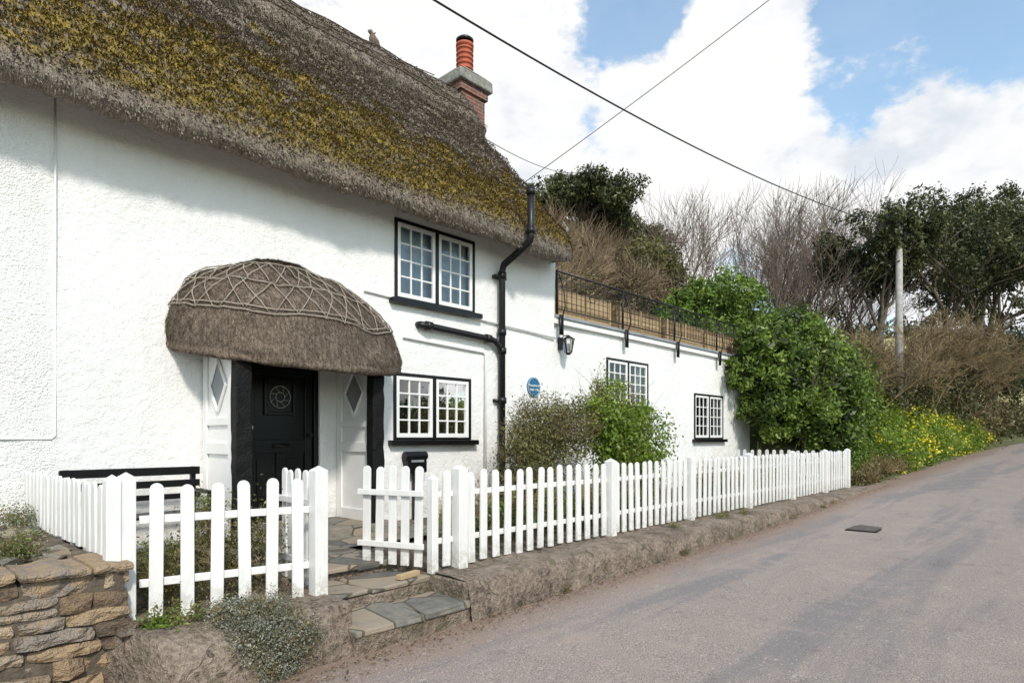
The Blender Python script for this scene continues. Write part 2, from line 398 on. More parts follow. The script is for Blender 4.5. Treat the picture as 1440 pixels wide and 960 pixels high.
# ------------------------------------------------------------ stone wall + raised bed
sw=empty('stone_wall'); mb=MB(); z=-.62; sd=0
while z<.36:
    h=random.uniform(.05,.125); x=-5.+random.uniform(0,.2)
    if z+h>.33: h=.375-z
    while x<1.17:
        w=random.uniform(.12,.42); x1=min(x+w,1.19)
        if 1.19-x1<.1: x1=1.19
        d=random.uniform(-.03,.02); sd+=1.37
        if h>.09 and random.random()<.3 and x1<1.1:
            zm=z+h*random.uniform(.4,.6)
            mb.rock(x+.004,x1-.004,-2.86+d,-2.6,z+.003,zm-.003,random.random(),.014,sd); mb.rock(x+.004,x1-.004,-2.86-d,-2.6,zm+.003,z+h-.003,random.random(),.014,sd+5)
        else: mb.rock(x+.004,x1-.004,-2.86+d,-2.6,z+.003,z+h*random.uniform(.92,1.)-.002,random.random(),.018,sd)
        x=x1
    z+=h
mb.build('stones',M['stone'],sw)
mb=MB(); mb.box(-5,1.16,-2.84,-2.5,-.8,.34); mb.build('mortar_core',M['mortar'],sw)
mb=MB(); x=-5
while x<1.1:
    w=random.uniform(.15,.4); x1=min(x+w,1.2); mb.rock(x+.004,x1-.004,-2.88+random.uniform(-.03,.03),-2.45+random.uniform(-.1,.1),.365,.41+random.uniform(-.01,.02),random.random(),.02,x*3); x=x1
mb.build('top_stones',M['stone'],sw)
mb=MB()
for i in range(90):
    x=random.uniform(-2.5,1.02); y=random.uniform(-2.4,-.2); a=random.uniform(.08,.18)
    mb.box(x-a,x+a,y-a*.8,y+a*.8,.36,.395+random.uniform(0,.025),random.random(),jit=.035,rot=random.uniform(-.6,.6),piv=(x,y))
mb.build('flat_stones',M['slate'],sw,bevel=.012)
mb=MB(); mb.box(-5,1.14,-2.5,-.02,-.5,.375); mb.build('raised_bed',M['soil'],sw)
# ------------------------------------------------------------ cottage
C=empty('thatched_cottage')
def wall_holes(name,x0,x1,z0,z1,y,holes,parent,depth=.16,step=.16,amp=.02):
    def cuts(a,b,ex):
        pts=sorted(set([a,b]+[e for e in ex if a<e<b])); out=[]
        for p,q in zip(pts[:-1],pts[1:]):
            n=max(1,int(round((q-p)/step))); out+=[p+(q-p)*i/n for i in range(n)]
        return out+[b]
    X=cuts(x0,x1,[h[0] for h in holes]+[h[1] for h in holes]); Z=cuts(z0,z1,[h[2] for h in holes]+[h[3] for h in holes])
    V=[];F=[];nx=len(X)
    def inside(cx,cz): return any(h[0]<cx<h[1] and h[2]<cz<h[3] for h in holes)
    for zz in Z:
        for xx in X:
            e=min([1]+[max(max(h[0]-xx,xx-h[1],0),max(h[2]-zz,zz-h[3],0))/.3 for h in holes])
            V.append((xx,y+amp*e*fbm(xx*.7,zz*.7,2.3,3)-amp*.2,zz))
    for j in range(len(Z)-1):
        for i in range(nx-1):
            if not inside((X[i]+X[i+1])/2,(Z[j]+Z[j+1])/2): F.append((j*nx+i,j*nx+i+1,(j+1)*nx+i+1,(j+1)*nx+i))
    fast_mesh(name,V,F,M['render'],parent=parent,smooth=True)
    mb=MB(); yy=y-amp*.2
    for (a,b,c,d) in holes:
        mb.add([(a,yy,c),(a,yy+depth,c),(a,yy+depth,d),(a,yy,d)],[(0,1,2,3)]); mb.add([(b,yy,c),(b,yy+depth,c),(b,yy+depth,d),(b,yy,d)],[(0,1,2,3)])
        mb.add([(a,yy,c),(b,yy,c),(b,yy+depth,c),(a,yy+depth,c)],[(0,1,2,3)]); mb.add([(a,yy,d),(b,yy,d),(b,yy+depth,d),(a,yy+depth,d)],[(0,1,2,3)])
    mb.build(name+'_reveals',M['render'],parent)
UW=(5.22,6.74,3.08,4.20); LW=(5.2,6.66,1.12,2.06); DR=(3.12,4.08,.15,2.1)
WA=(10.42,12.0,1.8,2.76); WB=(14.15,15.75,1.12,2.24)
wall_holes('front_wall',-6,8.73,-.1,4.7,0,[UW,LW,DR],C,amp=.03)
wall_holes('wing_front_wall',8.73,17.5,-.1,3.2,.05,[WA,WB],C,amp=.015)
mb=MB()
mb.box(-6,8.69,1.25,5.6,-.1,4.5)
X=8.70; mb.add([(X,0.03,0),(X,5.6,0),(X,5.6,4.6),(X,2.8,8.0),(X,.03,4.6)],[(0,1,2,3,4)])
mb.add([(17.5,.05,-.1),(17.5,5,-.1),(17.5,5,3.2),(17.5,.05,3.2)],[(0,1,2,3)])
mb.box(8.74,17.4,2.5,5,-.1,3.19)
mb.build('rear_walls',M['render'],C)
mb=MB(); mb.box(8.72,17.6,-.03,5.1,3.20,3.30); mb.build('terrace_slab',M['render'],C,bevel=.01)
mb=MB(); mb.box(8.72,17.62,-.06,5.1,3.303,3.36); mb.build('terrace_flashing',M['lead'],C,bevel=.01)

def window(nm,x0,x1,z0,z1,y,cols,rows,curt):
    W=empty(nm); W.parent=C
    bk=MB(); f=.045
    bk.box(x0,x0+f,y-.03,y+.08,z0,z1); bk.box(x1-f,x1,y-.03,y+.08,z0,z1)
    bk.box(x0+f,x1-f,y-.03,y+.08,z1-f,z1); bk.box(x0+f,x1-f,y-.03,y+.08,z0,z0+f*.7)
    xm=(x0+x1)/2; bk.box(xm-.03,xm+.03,y-.028,y+.08,z0+f*.7,z1-f)
    bk.box(x0-.09,x1+.09,y-.11,y+.05,z0-.075,z0-.002)
    bk.build('frame',M['black'],W,bevel=.005)
    wh=MB(); gl=MB()
    for (a,b) in ((x0+f+.004,xm-.034),(xm+.034,x1-f-.004)):
        c,d=z0+f*.7+.004,z1-f-.004; w=.05; yy0,yy1=y-.022,y+.03
        wh.box(a,a+w,yy0,yy1,c,d); wh.box(b-w,b,yy0,yy1,c,d); wh.box(a+w,b-w,yy0,yy1,d-w,d); wh.box(a+w,b-w,yy0,yy1,c,c+w*1.2)
        ia,ib,ic,id_=a+w,b-w,c+w*1.2,d-w
        for i in range(1,cols): xx=ia+(ib-ia)*i/cols; wh.box(xx-.011,xx+.011,y-.012,y+.018,ic,id_)
        for j in range(1,rows): zz=ic+(id_-ic)*j/rows; wh.box(ia,ib,y-.0095,y+.016,zz-.011,zz+.011)
        gl.add([(ia,y+.006,ic),(ib,y+.006,ic),(ib,y+.006,id_),(ia,y+.006,id_)],[(0,1,2,3)])
    wh.build('casements',M['white'],W,bevel=.004); gl.build('glass',M['glass'],W)
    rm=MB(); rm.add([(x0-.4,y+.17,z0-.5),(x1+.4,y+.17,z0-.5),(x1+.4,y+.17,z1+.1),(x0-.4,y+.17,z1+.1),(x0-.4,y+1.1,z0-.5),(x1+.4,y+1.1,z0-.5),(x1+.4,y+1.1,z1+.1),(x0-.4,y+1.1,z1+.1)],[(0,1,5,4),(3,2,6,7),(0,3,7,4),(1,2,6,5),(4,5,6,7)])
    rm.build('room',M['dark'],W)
    V=[];F=[]
    for (a,b) in curt:
        n=40; o=len(V)
        for i in range(n+1):
            xx=x0+(x1-x0)*(a+(b-a)*i/n); yy=y+.13+.02*math.sin(i*1.1)
            V+= [(xx,yy,z0),(xx,yy,z1)]
        F+=[(o+2*i,o+2*i+2,o+2*i+3,o+2*i+1) for i in range(n)]
    fast_mesh('curtain',V,F,M['curtain'],parent=W,smooth=True)
window('window_upper',*UW[:4],0,3,4,[(.02,.98)])
window('window_lower',*LW[:4],0,3,4,[(.0,.10),(.9,1.)])
window('window_wing_tall',*WA[:4],.05,3,4,[(0,.2),(.8,1)])
window('window_wing_small',*WB[:4],.05,3,4,[(0,.15),(.85,1)])

# thatch roof
front=[(-.02,4.42),(-.26,4.24),(-.36,4.16),(-.46,4.12),(-.55,4.14),(-.60,4.22),(-.59,4.33),(-.53,4.46),(-.38,4.66),(0,5.10),(.5,5.70),(1,6.30),(1.5,6.90),(1.70,7.14),(1.63,7.29),(1.72,7.42),(2.2,7.96),(2.55,8.30),(2.8,8.42),(3.05,8.28),(3.5,7.75),(3.9,7.2),(5,5.9),(6.1,4.4),(6.1,4.2),(5.7,4.3),(4.2,6.1),(2.8,7.75),(1.4,6.1)]
prof=[]
for i,(p,q) in enumerate(zip(front,front[1:]+front[:1])):
    d=math.dist(p,q); n=max(1,int(d/.07)) if i<18 else max(1,int(d/.4))
    for k in range(n): prof.append((p[0]+(q[0]-p[0])*k/n,p[1]+(q[1]-p[1])*k/n))
prof=np.array(prof); npf=len(prof)
tan=np.roll(prof,-1,0)-np.roll(prof,1,0); tan/=np.linalg.norm(tan,axis=1)[:,None]
nor=np.stack([-tan[:,1],tan[:,0]],1)
arc=np.concatenate([[0],np.cumsum(np.linalg.norm(np.diff(prof,axis=0),axis=1))])
def xend(y): return 8.62+.09*(min(max(y,-.5),2.8)+.5)
def rdisp(x,a): return .07*fbm(x*.55,a*.6,1,2)+.036*fbm(x*2.6,a*2.2,4,3)+.024*noise.noise(Vector((x*10,a*8,2)))
XR=list(np.arange(-6.4,8.3,.05)); ends=[8.36,8.43,8.49,8.54,8.58,8.61,8.62]; XR+=ends
V=[]
for x in XR:
    s=(x+6.4)/(8.62+6.4); e=max(0,(x-8.3)/.32); kk=math.sqrt(max(0,1-e*e))
    for i in range(npf):
        y,z=prof[i]; xx=-6.4+(xend(y)+6.4)*s
        dd=rdisp(xx,arc[i])-(1-kk)*.17; V.append((xx,y+nor[i,0]*dd,z+nor[i,1]*dd))
F=[(i*npf+j,(i+1)*npf+j,(i+1)*npf+(j+1)%npf,i*npf+(j+1)%npf) for i in range(len(XR)-1) for j in range(npf)]
fast_mesh('thatched_roof',V,F,M['thatch'],RNG.random(len(F))*.5+.2,C,True)
mb=MB(); o=(len(XR)-1)*npf; mb.add(V[o:],[tuple(range(npf))]); mb.build('roof_verge',M['thatch'],C)
def blades(name,P,Td,Nn,ln,wd,lift,mat,parent,tint=None):
    n=len(P); Wd=np.cross(Td,Nn); Wd/=np.linalg.norm(Wd,axis=1)[:,None]+1e-9
    A=P-Wd*wd[:,None]; B=P+Wd*wd[:,None]; T_=P+Td*ln[:,None]+Nn*lift[:,None]+Wd*(RNG.normal(0,.25,n)*ln)[:,None]
    V=np.stack([A,B,T_],1).reshape(-1,3); F=np.arange(3*n).reshape(-1,3)
    return fast_mesh(name,V,F,mat,RNG.random(n) if tint is None else tint,parent)
imin=min(i for i in range(npf) if prof[i][0]<-.5 and arc[i]>.3); imax=max(i for i in range(npf) if prof[i][0]<2.8 and prof[i][1]>7 and nor[i][1]>0)
def roof_blades(nm,nb,l0,l1,w0,w1,h0,h1,sc,tlo=0,thi=1):
    jf=imin+RNG.random(nb)*(tlo+(thi-tlo)*1.0)*(imax-imin-1); j0=jf.astype(int); fr=(jf-j0)[:,None]
    pf=prof[j0]*(1-fr)+prof[j0+1]*fr; nf=nor[j0]*(1-fr)+nor[j0+1]*fr; tf=-(tan[j0])
    xb=-1.5+RNG.random(nb)**.85*10.2
    xb=np.minimum(xb,8.5+.09*(pf[:,0]+.5))
    dd=np.array([rdisp(x,a) for x,a in zip(xb,arc[j0])])
    P=np.stack([xb,pf[:,0]+nf[:,0]*dd,pf[:,1]+nf[:,1]*dd],1)
    Nn=np.stack([np.zeros(nb),nf[:,0],nf[:,1]],1); Td=np.stack([RNG.normal(0,sc,nb),tf[:,0],tf[:,1]],1)
    blades(nm,P,Td,Nn,RNG.uniform(l0,l1,nb),RNG.uniform(w0,w1,nb),RNG.uniform(h0,h1,nb),M['thatch'],C)
roof_blades('roof_straw',110000,.02,.06,.003,.009,.004,.035,.2)
roof_blades('roof_moss_tufts',45000,.0,.03,.005,.014,.02,.055,.9,0,.75)
mb=MB()
def roofpt(x,y,off=.02):
    i=min(range(imin,imax),key=lambda i:abs(prof[i][0]-y)+(0 if prof[i][1]>4.6 else 9)); dd=rdisp(x,arc[i])+off
    return (x,prof[i][0]+nor[i][0]*dd,prof[i][1]+nor[i][1]*dd)
for yy in (1.85,2.08,2.55):
    mb.tube([roofpt(x,yy) for x in np.arange(-2,8.7,.3)],.012,5)
x=-2
while x<8.4:
    mb.tube([roofpt(x,1.87,.02),roofpt(x+.22,2.06,.02)],.007,4); mb.tube([roofpt(x+.22,1.87,.02),roofpt(x,2.06,.02)],.007,4); x+=.24
mb.build('ridge_rods',M['thatch_p'],C,True)
mb=MB()
bx,by,bz=6.8,2.75,8.36
mb.tube([(bx,by,bz-.1),(bx,by,bz+.1)],.015,6)
mb.tube([(bx+.16,by,bz+.02),(bx+.08,by,bz+.08),(bx,by,bz+.15),(bx-.05,by,bz+.24),(bx-.06,by,bz+.30),(bx-.10,by,bz+.33),(bx-.15,by,bz+.32)],[.012,.06,.095,.07,.04,.045,.008],10)
mb.tube([(bx-.02,by,bz+.31),(bx+.03,by,bz+.37)],[.02,.005],5)
mb.build('straw_bird_finial',M['thatch_p'],C,True)

# chimney
ch=MB(); ch.box(8.68,9.36,2.42,2.95,3,8.50); ch.build('chimney_stack',M['brick'],C,bevel=.01)
ch=MB(); ch.box(8.63,9.41,2.37,3.0,8.30,8.47); ch.build('chimney_corbel',M['brick'],C,bevel=.01)
ch=MB(); ch.box(8.55,9.49,2.29,3.08,8.473,8.70,jit=.012); ch.add([(8.57,2.31,8.70),(9.47,2.31,8.70),(9.47,3.06,8.70),(8.57,3.06,8.70),(8.8,2.48,8.86),(9.25,2.48,8.86),(9.25,2.88,8.86),(8.8,2.88,8.86)],[(0,1,5,4),(1,2,6,5),(2,3,7,6),(3,0,4,7),(4,5,6,7)])
ch.build('chimney_cap',M['conc'],C,bevel=.03)
ch=MB(); cx,cy=9.02,2.68; zs=[8.8];rs=[.19]
z_=8.86
for i in range(5): zs+=[z_,z_+.05,z_+.055,z_+.085,z_+.09]; rs+=[.165,.16,.185,.185,.16]; z_+=.105
zs+=[z_+.02,z_+.03,z_+.08]; rs+=[.16,.19,.19]
ch.tube([(cx,cy,z) for z in zs],rs,20); ch.build('chimney_pot',M['terra'],C,True)
ch=MB(); zt=zs[-1]; ch.tube([(cx,cy,zt),(cx,cy,zt+.05)],.13,16); ch.tube([(cx,cy,zt+.052),(cx,cy,zt+.10),(cx,cy,zt+.14),(cx,cy,zt+.17)],[.18,.19,.14,.03],16); ch.build('chimney_cowl',M['blackpipe'],C,True)
ae=MB(); ae.tube([(8.3,3.4,7.5),(8.3,3.4,9.0)],.012,6); ae.tube([(7.5,3.45,8.92),(8.75,3.35,8.98)],.01,5)
for i in range(9): ae.tube([(7.55+i*.14,3.3+0,8.93),(7.55+i*.14,3.6,8.93)],.005,4)
ae.build('aerial',M['iron'],C)

# pipes
pp=MB(); X=7.27; yv=-.1
pp.tube([(X,yv,.02),(X,yv,3.82),(X,yv-.04,3.93),(X,-.58,4.12),(X,-.70,4.2),(X,-.72,4.27),(X,-.72,5.02)],.055,14)
for z in (.9,1.75,2.55,2.85,3.76): pp.tube([(X,yv,z-.05),(X,yv,z+.05)],.072,14)
for z in (4.35,4.95): pp.tube([(X,-.72,z-.05),(X,-.72,z+.05)],.068,14)
for z in (1.75,3.74): pp.box(X-.13,X+.13,yv+.02,0,z-.025,z+.025)
pp.tube([(5.62,.0,2.76),(5.62,-.07,2.76),(5.66,-.1,2.755),(6.98,-.1,2.71),(7.1,-.1,2.69),(7.2,-.1,2.62),(7.27,-.1,2.5)],.05,14)
pp.tube([(5.7,-.1,2.755),(5.8,-.1,2.752)],.066,14);pp.tube([(6.9,-.1,2.715),(7.0,-.1,2.71)],.066,14)
pp.build('soil_pipe',M['blackpipe'],C,True)
pp=MB(); pp.tube([(1.36,-.025,4.3),(1.36,-.025,1.17),(1.33,-.025,1.14),(-4,-.025,1.14)],.009,6)
pp.tube([(4.72,-.03,3.1),(8.72,-.03,2.93)],.016,6)
pp.tube([(5.35,-.04,2.56),(6.9,-.04,2.5),(6.95,-.04,2.46),(6.95,-.04,.1)],.022,8)
pp.build('white_conduits',M['white'],C,True)

# porch
PX,AX,AY=3.64,1.36,1.3
def zlow(th): return 2.12-.24*math.sin(th)
def dome(th,ph,k=1.0):
    cp=math.cos(ph)**1.12; sp=math.sin(ph)**1.12; zb=zlow(th)+.07
    wv=1+.03*math.sin(3*th+1)
    return (PX-.16*sp+AX*math.cos(th)*cp*k*wv,-AY*math.sin(th)*cp*k*wv,zb+(3.23-zb)*sp*(1+(k-1)*.7))
V=[];nt_=100; phs=[(i/34)*math.pi/2*.999 for i in range(0,35)]
under=[(.2,.28),(.6,.16),(.85,.04),(.92,-.03),(.97,-.045),(.995,-.02),(1.003,.02)]
def pdisp(x,y,z): return .045*fbm(x*1.8,y*1.8,z*1.8,4)+.008*noise.noise(Vector((x*12,y*12,z*12)))
for i in range(nt_+1):
    th=math.pi*i/nt_; zb=zlow(th); wv=1+.03*math.sin(3*th+1)
    for (r,dz) in under:
        q=.03*fbm(math.cos(th)*4,math.sin(th)*4,dz*8)
        V.append((PX+AX*math.cos(th)*(r+q)*wv,-AY*math.sin(th)*(r+q)*wv,zb+dz+.02*noise.noise(Vector((th*5,0,0)))))
    for ph in phs:
        x,y,z=dome(th,ph); q=pdisp(x,y,z); V.append((x+q*math.cos(th),y-q*math.sin(th),z+q))
k=len(V)//(nt_+1); F=[(i*k+j,i*k+j+1,(i+1)*k+j+1,(i+1)*k+j) for i in range(nt_) for j in range(k-1)]
fast_mesh('porch_thatch',V,F,M['thatch_p'],RNG.random(len(F))*.4+.25,C,True)
nb=46000; th=RNG.random(nb)*math.pi; ph=np.arcsin(RNG.random(nb)**.9)*.98; P=[];Td=[];Nn=[]
for a,b in zip(th,ph):
    p=Vector(dome(a,b)); d=(Vector(dome(a,b-.04))-p) if b>.05 else Vector((0,0,-1))
    d.normalize(); e=(Vector(dome(a+.03,b))-p).normalized(); n=d.cross(e)
    if n.dot(p-Vector((PX,.3,2.0)))<0: n=-n
    q=pdisp(*p)
    P.append((p.x+q*math.cos(a),p.y-q*math.sin(a),p.z+q));Td.append(d);Nn.append(n)
blades('porch_straw',np.array(P),np.array(Td)+RNG.normal(0,.15,(nb,3)),np.array(Nn),RNG.uniform(.02,.06,nb),RNG.uniform(.0015,.004,nb),RNG.uniform(0.003,.018,nb),M['thatch_p'],C)
mb=MB(); P1,P2,P3=.36,.68,1.02
def drod(a,pz,o=.018):
    a=max(0.01,min(math.pi-.01,a)); x,y,z=dome(a,pz); q=pdisp(x,y,z)+o; return (x+q*math.cos(a),y-q*math.sin(a),z+q)
for pz in (P1,P1+.04,P2,P3): mb.tube([drod(t_,pz+.02*math.sin(t_*5)) for t_ in np.linspace(.02,math.pi-.02,60)],.008,5)
nz=15
for i in range(nz):
    a=math.pi*i/nz;b=math.pi*(i+1)/nz
    for (s0,s1) in ((P1,P2),(P2,P1),(P2,P3),(P3,P2)):
        e1,e2=random.uniform(-.03,.03),random.uniform(-.03,.03)
        mb.tube([drod(a+e1+(b-a+e2)*q,s0+(s1-s0)*q,.020) for q in np.linspace(0,1,6)],.006,5)
mb.build('porch_rods',M['reed'],C,True)
mb=MB()
def rough_post(mb,x0,x1,y0,y1,z0,z1):
    n=22; vs=[]
    for i in range(n+1):
        z=z0+(z1-z0)*i/n; o=.014*noise.noise(Vector((x0*5,z*3,1)))+.008*noise.noise(Vector((x0*5,z*14,1))); w=.012*noise.noise(Vector((x0*5,z*6,7)))
        vs+=[(x0+o-w,y0+o,z),(x1+o+w,y0-o,z),(x1+o,y1,z),(x0+o,y1,z)]
    fs=[(i*4+k,i*4+(k+1)%4,(i+1)*4+(k+1)%4,(i+1)*4+k) for i in range(n) for k in range(4)]
    mb.add(vs,fs+[(0,1,2,3)])
rough_post(mb,2.66,2.82,-.90,-.76,.0,2.1); rough_post(mb,4.26,4.42,-.90,-.76,.0,2.1)
mb.box(2.76,4.36,-.88,-.76,1.99,2.1,jit=.01); mb.box(2.66,2.78,-.76,0,2.06,2.16,jit=.01); mb.box(4.3,4.42,-.76,0,2.06,2.16,jit=.01)
mb.build('porch_posts',M['blacktimber'],C,bevel=.012)
for X in (2.72,4.36):
    mb=MB(); mb.box(X-.02,X+.02,-.76,-.02,.12,2.1)
    cy,cz,wy,wz=-.39,1.70,.20,.28
    for sx in (-1,1):
        a,b=(X-.045,X-.021) if sx<0 else (X+.021,X+.045)
        mb.box(a,b,-.76,-.66,.12,2.08); mb.box(a,b,-.12,-.02,.12,2.08)
        for (z0,z1) in ((.14,.28),(.98,1.1),(1.28,1.36)): mb.box(a,b,-.66,-.12,z0,z1)
        pts=[(cy,cz-wz),(cy+wy,cz),(cy,cz+wz),(cy-wy,cz)]
        for p,q in zip(pts,pts[1:]+pts[:1]):
            mb.tube([((a+b)/2,p[0],p[1]),((a+b)/2,q[0],q[1])],.02,4)
    mb.build('porch_side_panel',M['white'],C,bevel=.004)
    for a in (X-.024,X+.024):
        d=MB(); d.add([(a,cy,cz-wz),(a,cy+wy,cz),(a,cy,cz+wz),(a,cy-wy,cz)],[(0,1,2,3)]); d.build('diamond_light',M['lead'],C)
d=MB(); x0,x1,z0,z1=DR; y=.06
d.box(x0,x0+.06,y-.04,y+.08,z0,z1); d.box(x1-.06,x1,y-.04,y+.08,z0,z1); d.box(x0+.06,x1-.06,y-.04,y+.08,z1-.06,z1)
a,b=x0+.064,x1-.064; d.box(a,b,y+.02,y+.06,z0+.01,z1-.064)
for (p,q,r,s_) in ((a,a+.10,z0+.01,z1-.07),(b-.10,b,z0+.01,z1-.07),(a+.1,b-.1,z1-.2,z1-.07),(a+.1,b-.1,z0+.01,z0+.2),(a+.1,b-.1,z0+.82,z0+.98)): d.box(p,q,y-.005,y+.0195,r,s_)
xm=(a+b)/2; d.box(xm-.05,xm+.05,y-.004,y+.0195,z0+.2,z0+.82)
for (p,q) in ((a+.13,xm-.08),(xm+.08,b-.13)): d.box(p,q,y+.004,y+.0195,z0+.26,z0+.76)
for (p,q,r,s_) in ((xm-.2,xm-.16,1.42,1.86),(xm+.16,xm+.2,1.42,1.86),(xm-.16,xm+.16,1.82,1.86),(xm-.16,xm+.16,1.42,1.46)): d.box(p,q,y-.012,y+.0195,r,s_)
d.build('front_door',M['black'],C,bevel=.006)
d=MB()
for r in (.13,.055): d.tube([(xm+r*math.cos(t_),y+.006,1.64+r*math.sin(t_)) for t_ in np.linspace(0,2*math.pi,25)],.005,5)
for q in range(8):
    t_=q*math.pi/4; d.tube([(xm+.055*math.cos(t_),y+.006,1.64+.055*math.sin(t_)),(xm+.13*math.cos(t_+.5),y+.006,1.64+.13*math.sin(t_+.5))],.0035,4)
d.box(a+.005,a+.08,y-.012,y-.006,1.25,1.29)
d.build('door_rosette',M['rosette'],C)
d=MB(); d.tube([(b-.05,y-.01,1.18),(b-.05,y-.05,1.18),(b-.05,y-.06,1.18)],[.012,.012,.028],10); d.box(xm-.11,xm+.11,y-.013,y-.006,z0+.88,z0+.93); d.build('door_knob',M['black'],C,True)
# railing
rl=MB(); yb=.0
rl.tube([(8.8,yb,4.16),(17.5,yb,4.16)],.02,8); rl.tube([(8.8,yb,4.03),(17.5,yb,4.03)],.009,6); rl.tube([(8.8,yb,3.48),(17.5,yb,3.48)],.014,6)
for x in np.arange(8.8,17.6,.145): rl.tube([(x,yb,3.48),(x,yb,4.15)],.0065,5,cap=False)
for zz in (3.62,3.76,3.9): rl.tube([(8.8,yb,zz),(17.5,yb,zz)],.003,4)
for x in (8.8,10.95,13.1,15.3,17.5):
    rl.tube([(x,yb,3.37),(x,yb,4.17)],.022,8)
    rl.tube([(x+.04,-.07,3.02),(x+.04,-.10,3.1),(x+.04,-.10,3.32),(x+.04,-.16,3.5),(x+.04,-.13,3.8),(x+.04,-.02,4.1)],.013,6); rl.box(x-.01,x+.09,-.085,-.062,3.0,3.36)
for x in (9.9,12.1,14.3,16.5): rl.tube([(x+.12*math.cos(t_),yb,3.86+.12*math.sin(t_)) for t_ in np.linspace(0,6.283,13)],.006,5)
rl.tube([(17.5,0,4.16),(17.5,4.8,4.16)],.02,6)
for y in np.arange(.2,4.8,.2): rl.tube([(17.5,y,3.37),(17.5,y,4.15)],.0065,4)
rl.build('terrace_railing',M['blackpipe'],C,True)
for (p,q) in ((8.95,10.75),(11.0,12.75),(13.0,14.8),(15.0,16.9)):
    w=MB()
    for i in range(5):
        z0=3.38+i*.105; w.box(p,q,.16,.185,z0,z0+.098,random.random(),jit=.003); w.box(p,q,.62,.645,z0,z0+.098,random.random())
        w.box(p,p+.025,.186,.62,z0,z0+.098,random.random()); w.box(q-.025,q,.186,.62,z0,z0+.098,random.random())
    for x in (p+.02,(p+q)/2,q-.07): w.box(x,x+.05,.135,.16,3.38,3.91,random.random())
    w.box(p+.026,q-.026,.187,.618,3.80,3.84,0.0)
    w.build('planter_box',M['wood'],bevel=.003)
lp=MB(); lx,lz=8.93,2.8
lp.box(lx-.05,lx+.05,-.0,.045,lz-.05,lz+.17); lp.tube([(lx,.02,lz+.12),(lx,-.06,lz+.2),(lx,-.16,lz+.19)],.011,6)
lp.tube([(lx,-.16,lz+.20),(lx,-.16,lz+.17),(lx,-.16,lz+.12)],[.01,.05,.13],6); lp.tube([(lx,-.16,lz-.16),(lx,-.16,lz-.12)],[.03,.065],6)
for q in range(6):
    t_=q*math.pi/3; lp.tube([(lx+.063*math.cos(t_),-.16+.063*math.sin(t_),lz-.12),(lx+.105*math.cos(t_),-.16+.105*math.sin(t_),lz+.12)],.008,4)
W=empty('wall_lantern'); lp.build('lantern_frame',M['blackpipe'],W)
lp=MB(); lp.tube([(lx,-.16,lz-.118),(lx,-.16,lz+.118)],[.058,.1],6); lp.build('lantern_glass',M['glass'],W)
lp=MB(); lp.tube([(lx,-.16,lz-.1),(lx,-.16,lz+.02),(lx,-.16,lz+.05)],[.02,.035,.01],8); lp.build('lantern_bulb',M['white'],W,True)
W=empty('blue_plaque'); p=MB(); p.tube([(8.12,-.045,2.02),(8.12,-.01,2.02)],.17,36); p.build('disc',M['plaque'],W)
p=MB(); p.tube([(8.12+.155*math.cos(t_),-.048,2.02+.155*math.sin(t_)) for t_ in np.linspace(0,6.2832,37)],.003,5,cap=False)
p.build('rim',M['white'],W)
def txt(body,x,y,z,size,mat,parent,nm):
    c=bpy.data.curves.new(nm,'FONT'); c.body=body; c.size=size; c.align_x='CENTER'; c.extrude=.002; c.materials.append(mat)
    o=bpy.data.objects.new(nm,c); S.collection.objects.link(o); o.location=(x,y,z); o.rotation_euler=(math.pi/2,0,0); o.parent=parent
txt('Rosewood',8.12,-.049,2.03,.062,M['white'],W,'line_upper'); txt('Walk 1780',8.12,-.049,1.955,.055,M['white'],W,'line_lower')
W=empty('mailbox'); p=MB(); lx=5.52
p.box(lx-.17,lx+.17,-.14,-.03,.66,.90); p.tube([(lx-.19,-.085,.895),(lx+.19,-.085,.895)],.065,12); p.build('box_body',M['black'],W,bevel=.01)
p=MB(); p.box(lx-.11,lx+.11,-.148,-.141,.81,.84); p.build('slot',M['lead'],W)
p=MB(); p.box(lx-.03,lx+.03,-.12,-.06,0,.658); p.build('stand',M['black'],W)

B=empty('garden_bench'); b=MB(); x0,x1=1.32,2.52; yb=-.32
for x in (x0+.04,x1-.08):
    b.box(x,x+.05,yb-.02,yb+.03,.0,.86); b.box(x,x+.05,yb-.46,yb-.41,.0,.60); b.box(x,x+.05,yb-.46,yb-.022,.602,.64); b.box(x,x+.05,yb-.40,yb-.022,.36,.40)
b.box(x0,x1,yb-.046,yb-.022,.78,.86); b.box(x0,x1,yb-.046,yb-.022,.66,.73); b.box(x0,x1,yb-.046,yb-.022,.54,.595)
for i in range(4): b.box(x0,x1,yb-.45+i*.1,yb-.45+i*.1+.08,.402,.43)
b.build('bench_frame',M['black'],B,bevel=.008)

# ------------------------------------------------------------ fences
FN=empty('picket_fence'); f=MB()
def fence_run(f,xa,ya,xb,yb,n,h=.82,w=.085,zb=.04,rails=(.2,.6)):
    L_=math.hypot(xb-xa,yb-ya); dx,dy=(xb-xa)/L_,(yb-ya)/L_
    for i in range(n):
        t_=(i+.5)/n*L_+random.uniform(-.005,.005); f.picket(xa+dx*t_,ya+dy*t_,zb+random.uniform(-.008,.008),h+random.uniform(-.008,.008),w,.02,dx,dy,random.random())
    nx_,ny_=-dy,dx
    for r in rails:
        f.add([(xa+nx_*a+0,ya+ny_*a,zb+r+c) for a in (.02,.045) for c in (0,.05)]+[(xb+nx_*a,yb+ny_*a,zb+r+c) for a in (.02,.045) for c in (0,.05)],
              [(0,1,3,2),(4,6,7,5),(0,4,5,1),(2,3,7,6),(0,2,6,4),(1,5,7,3)],random.random())
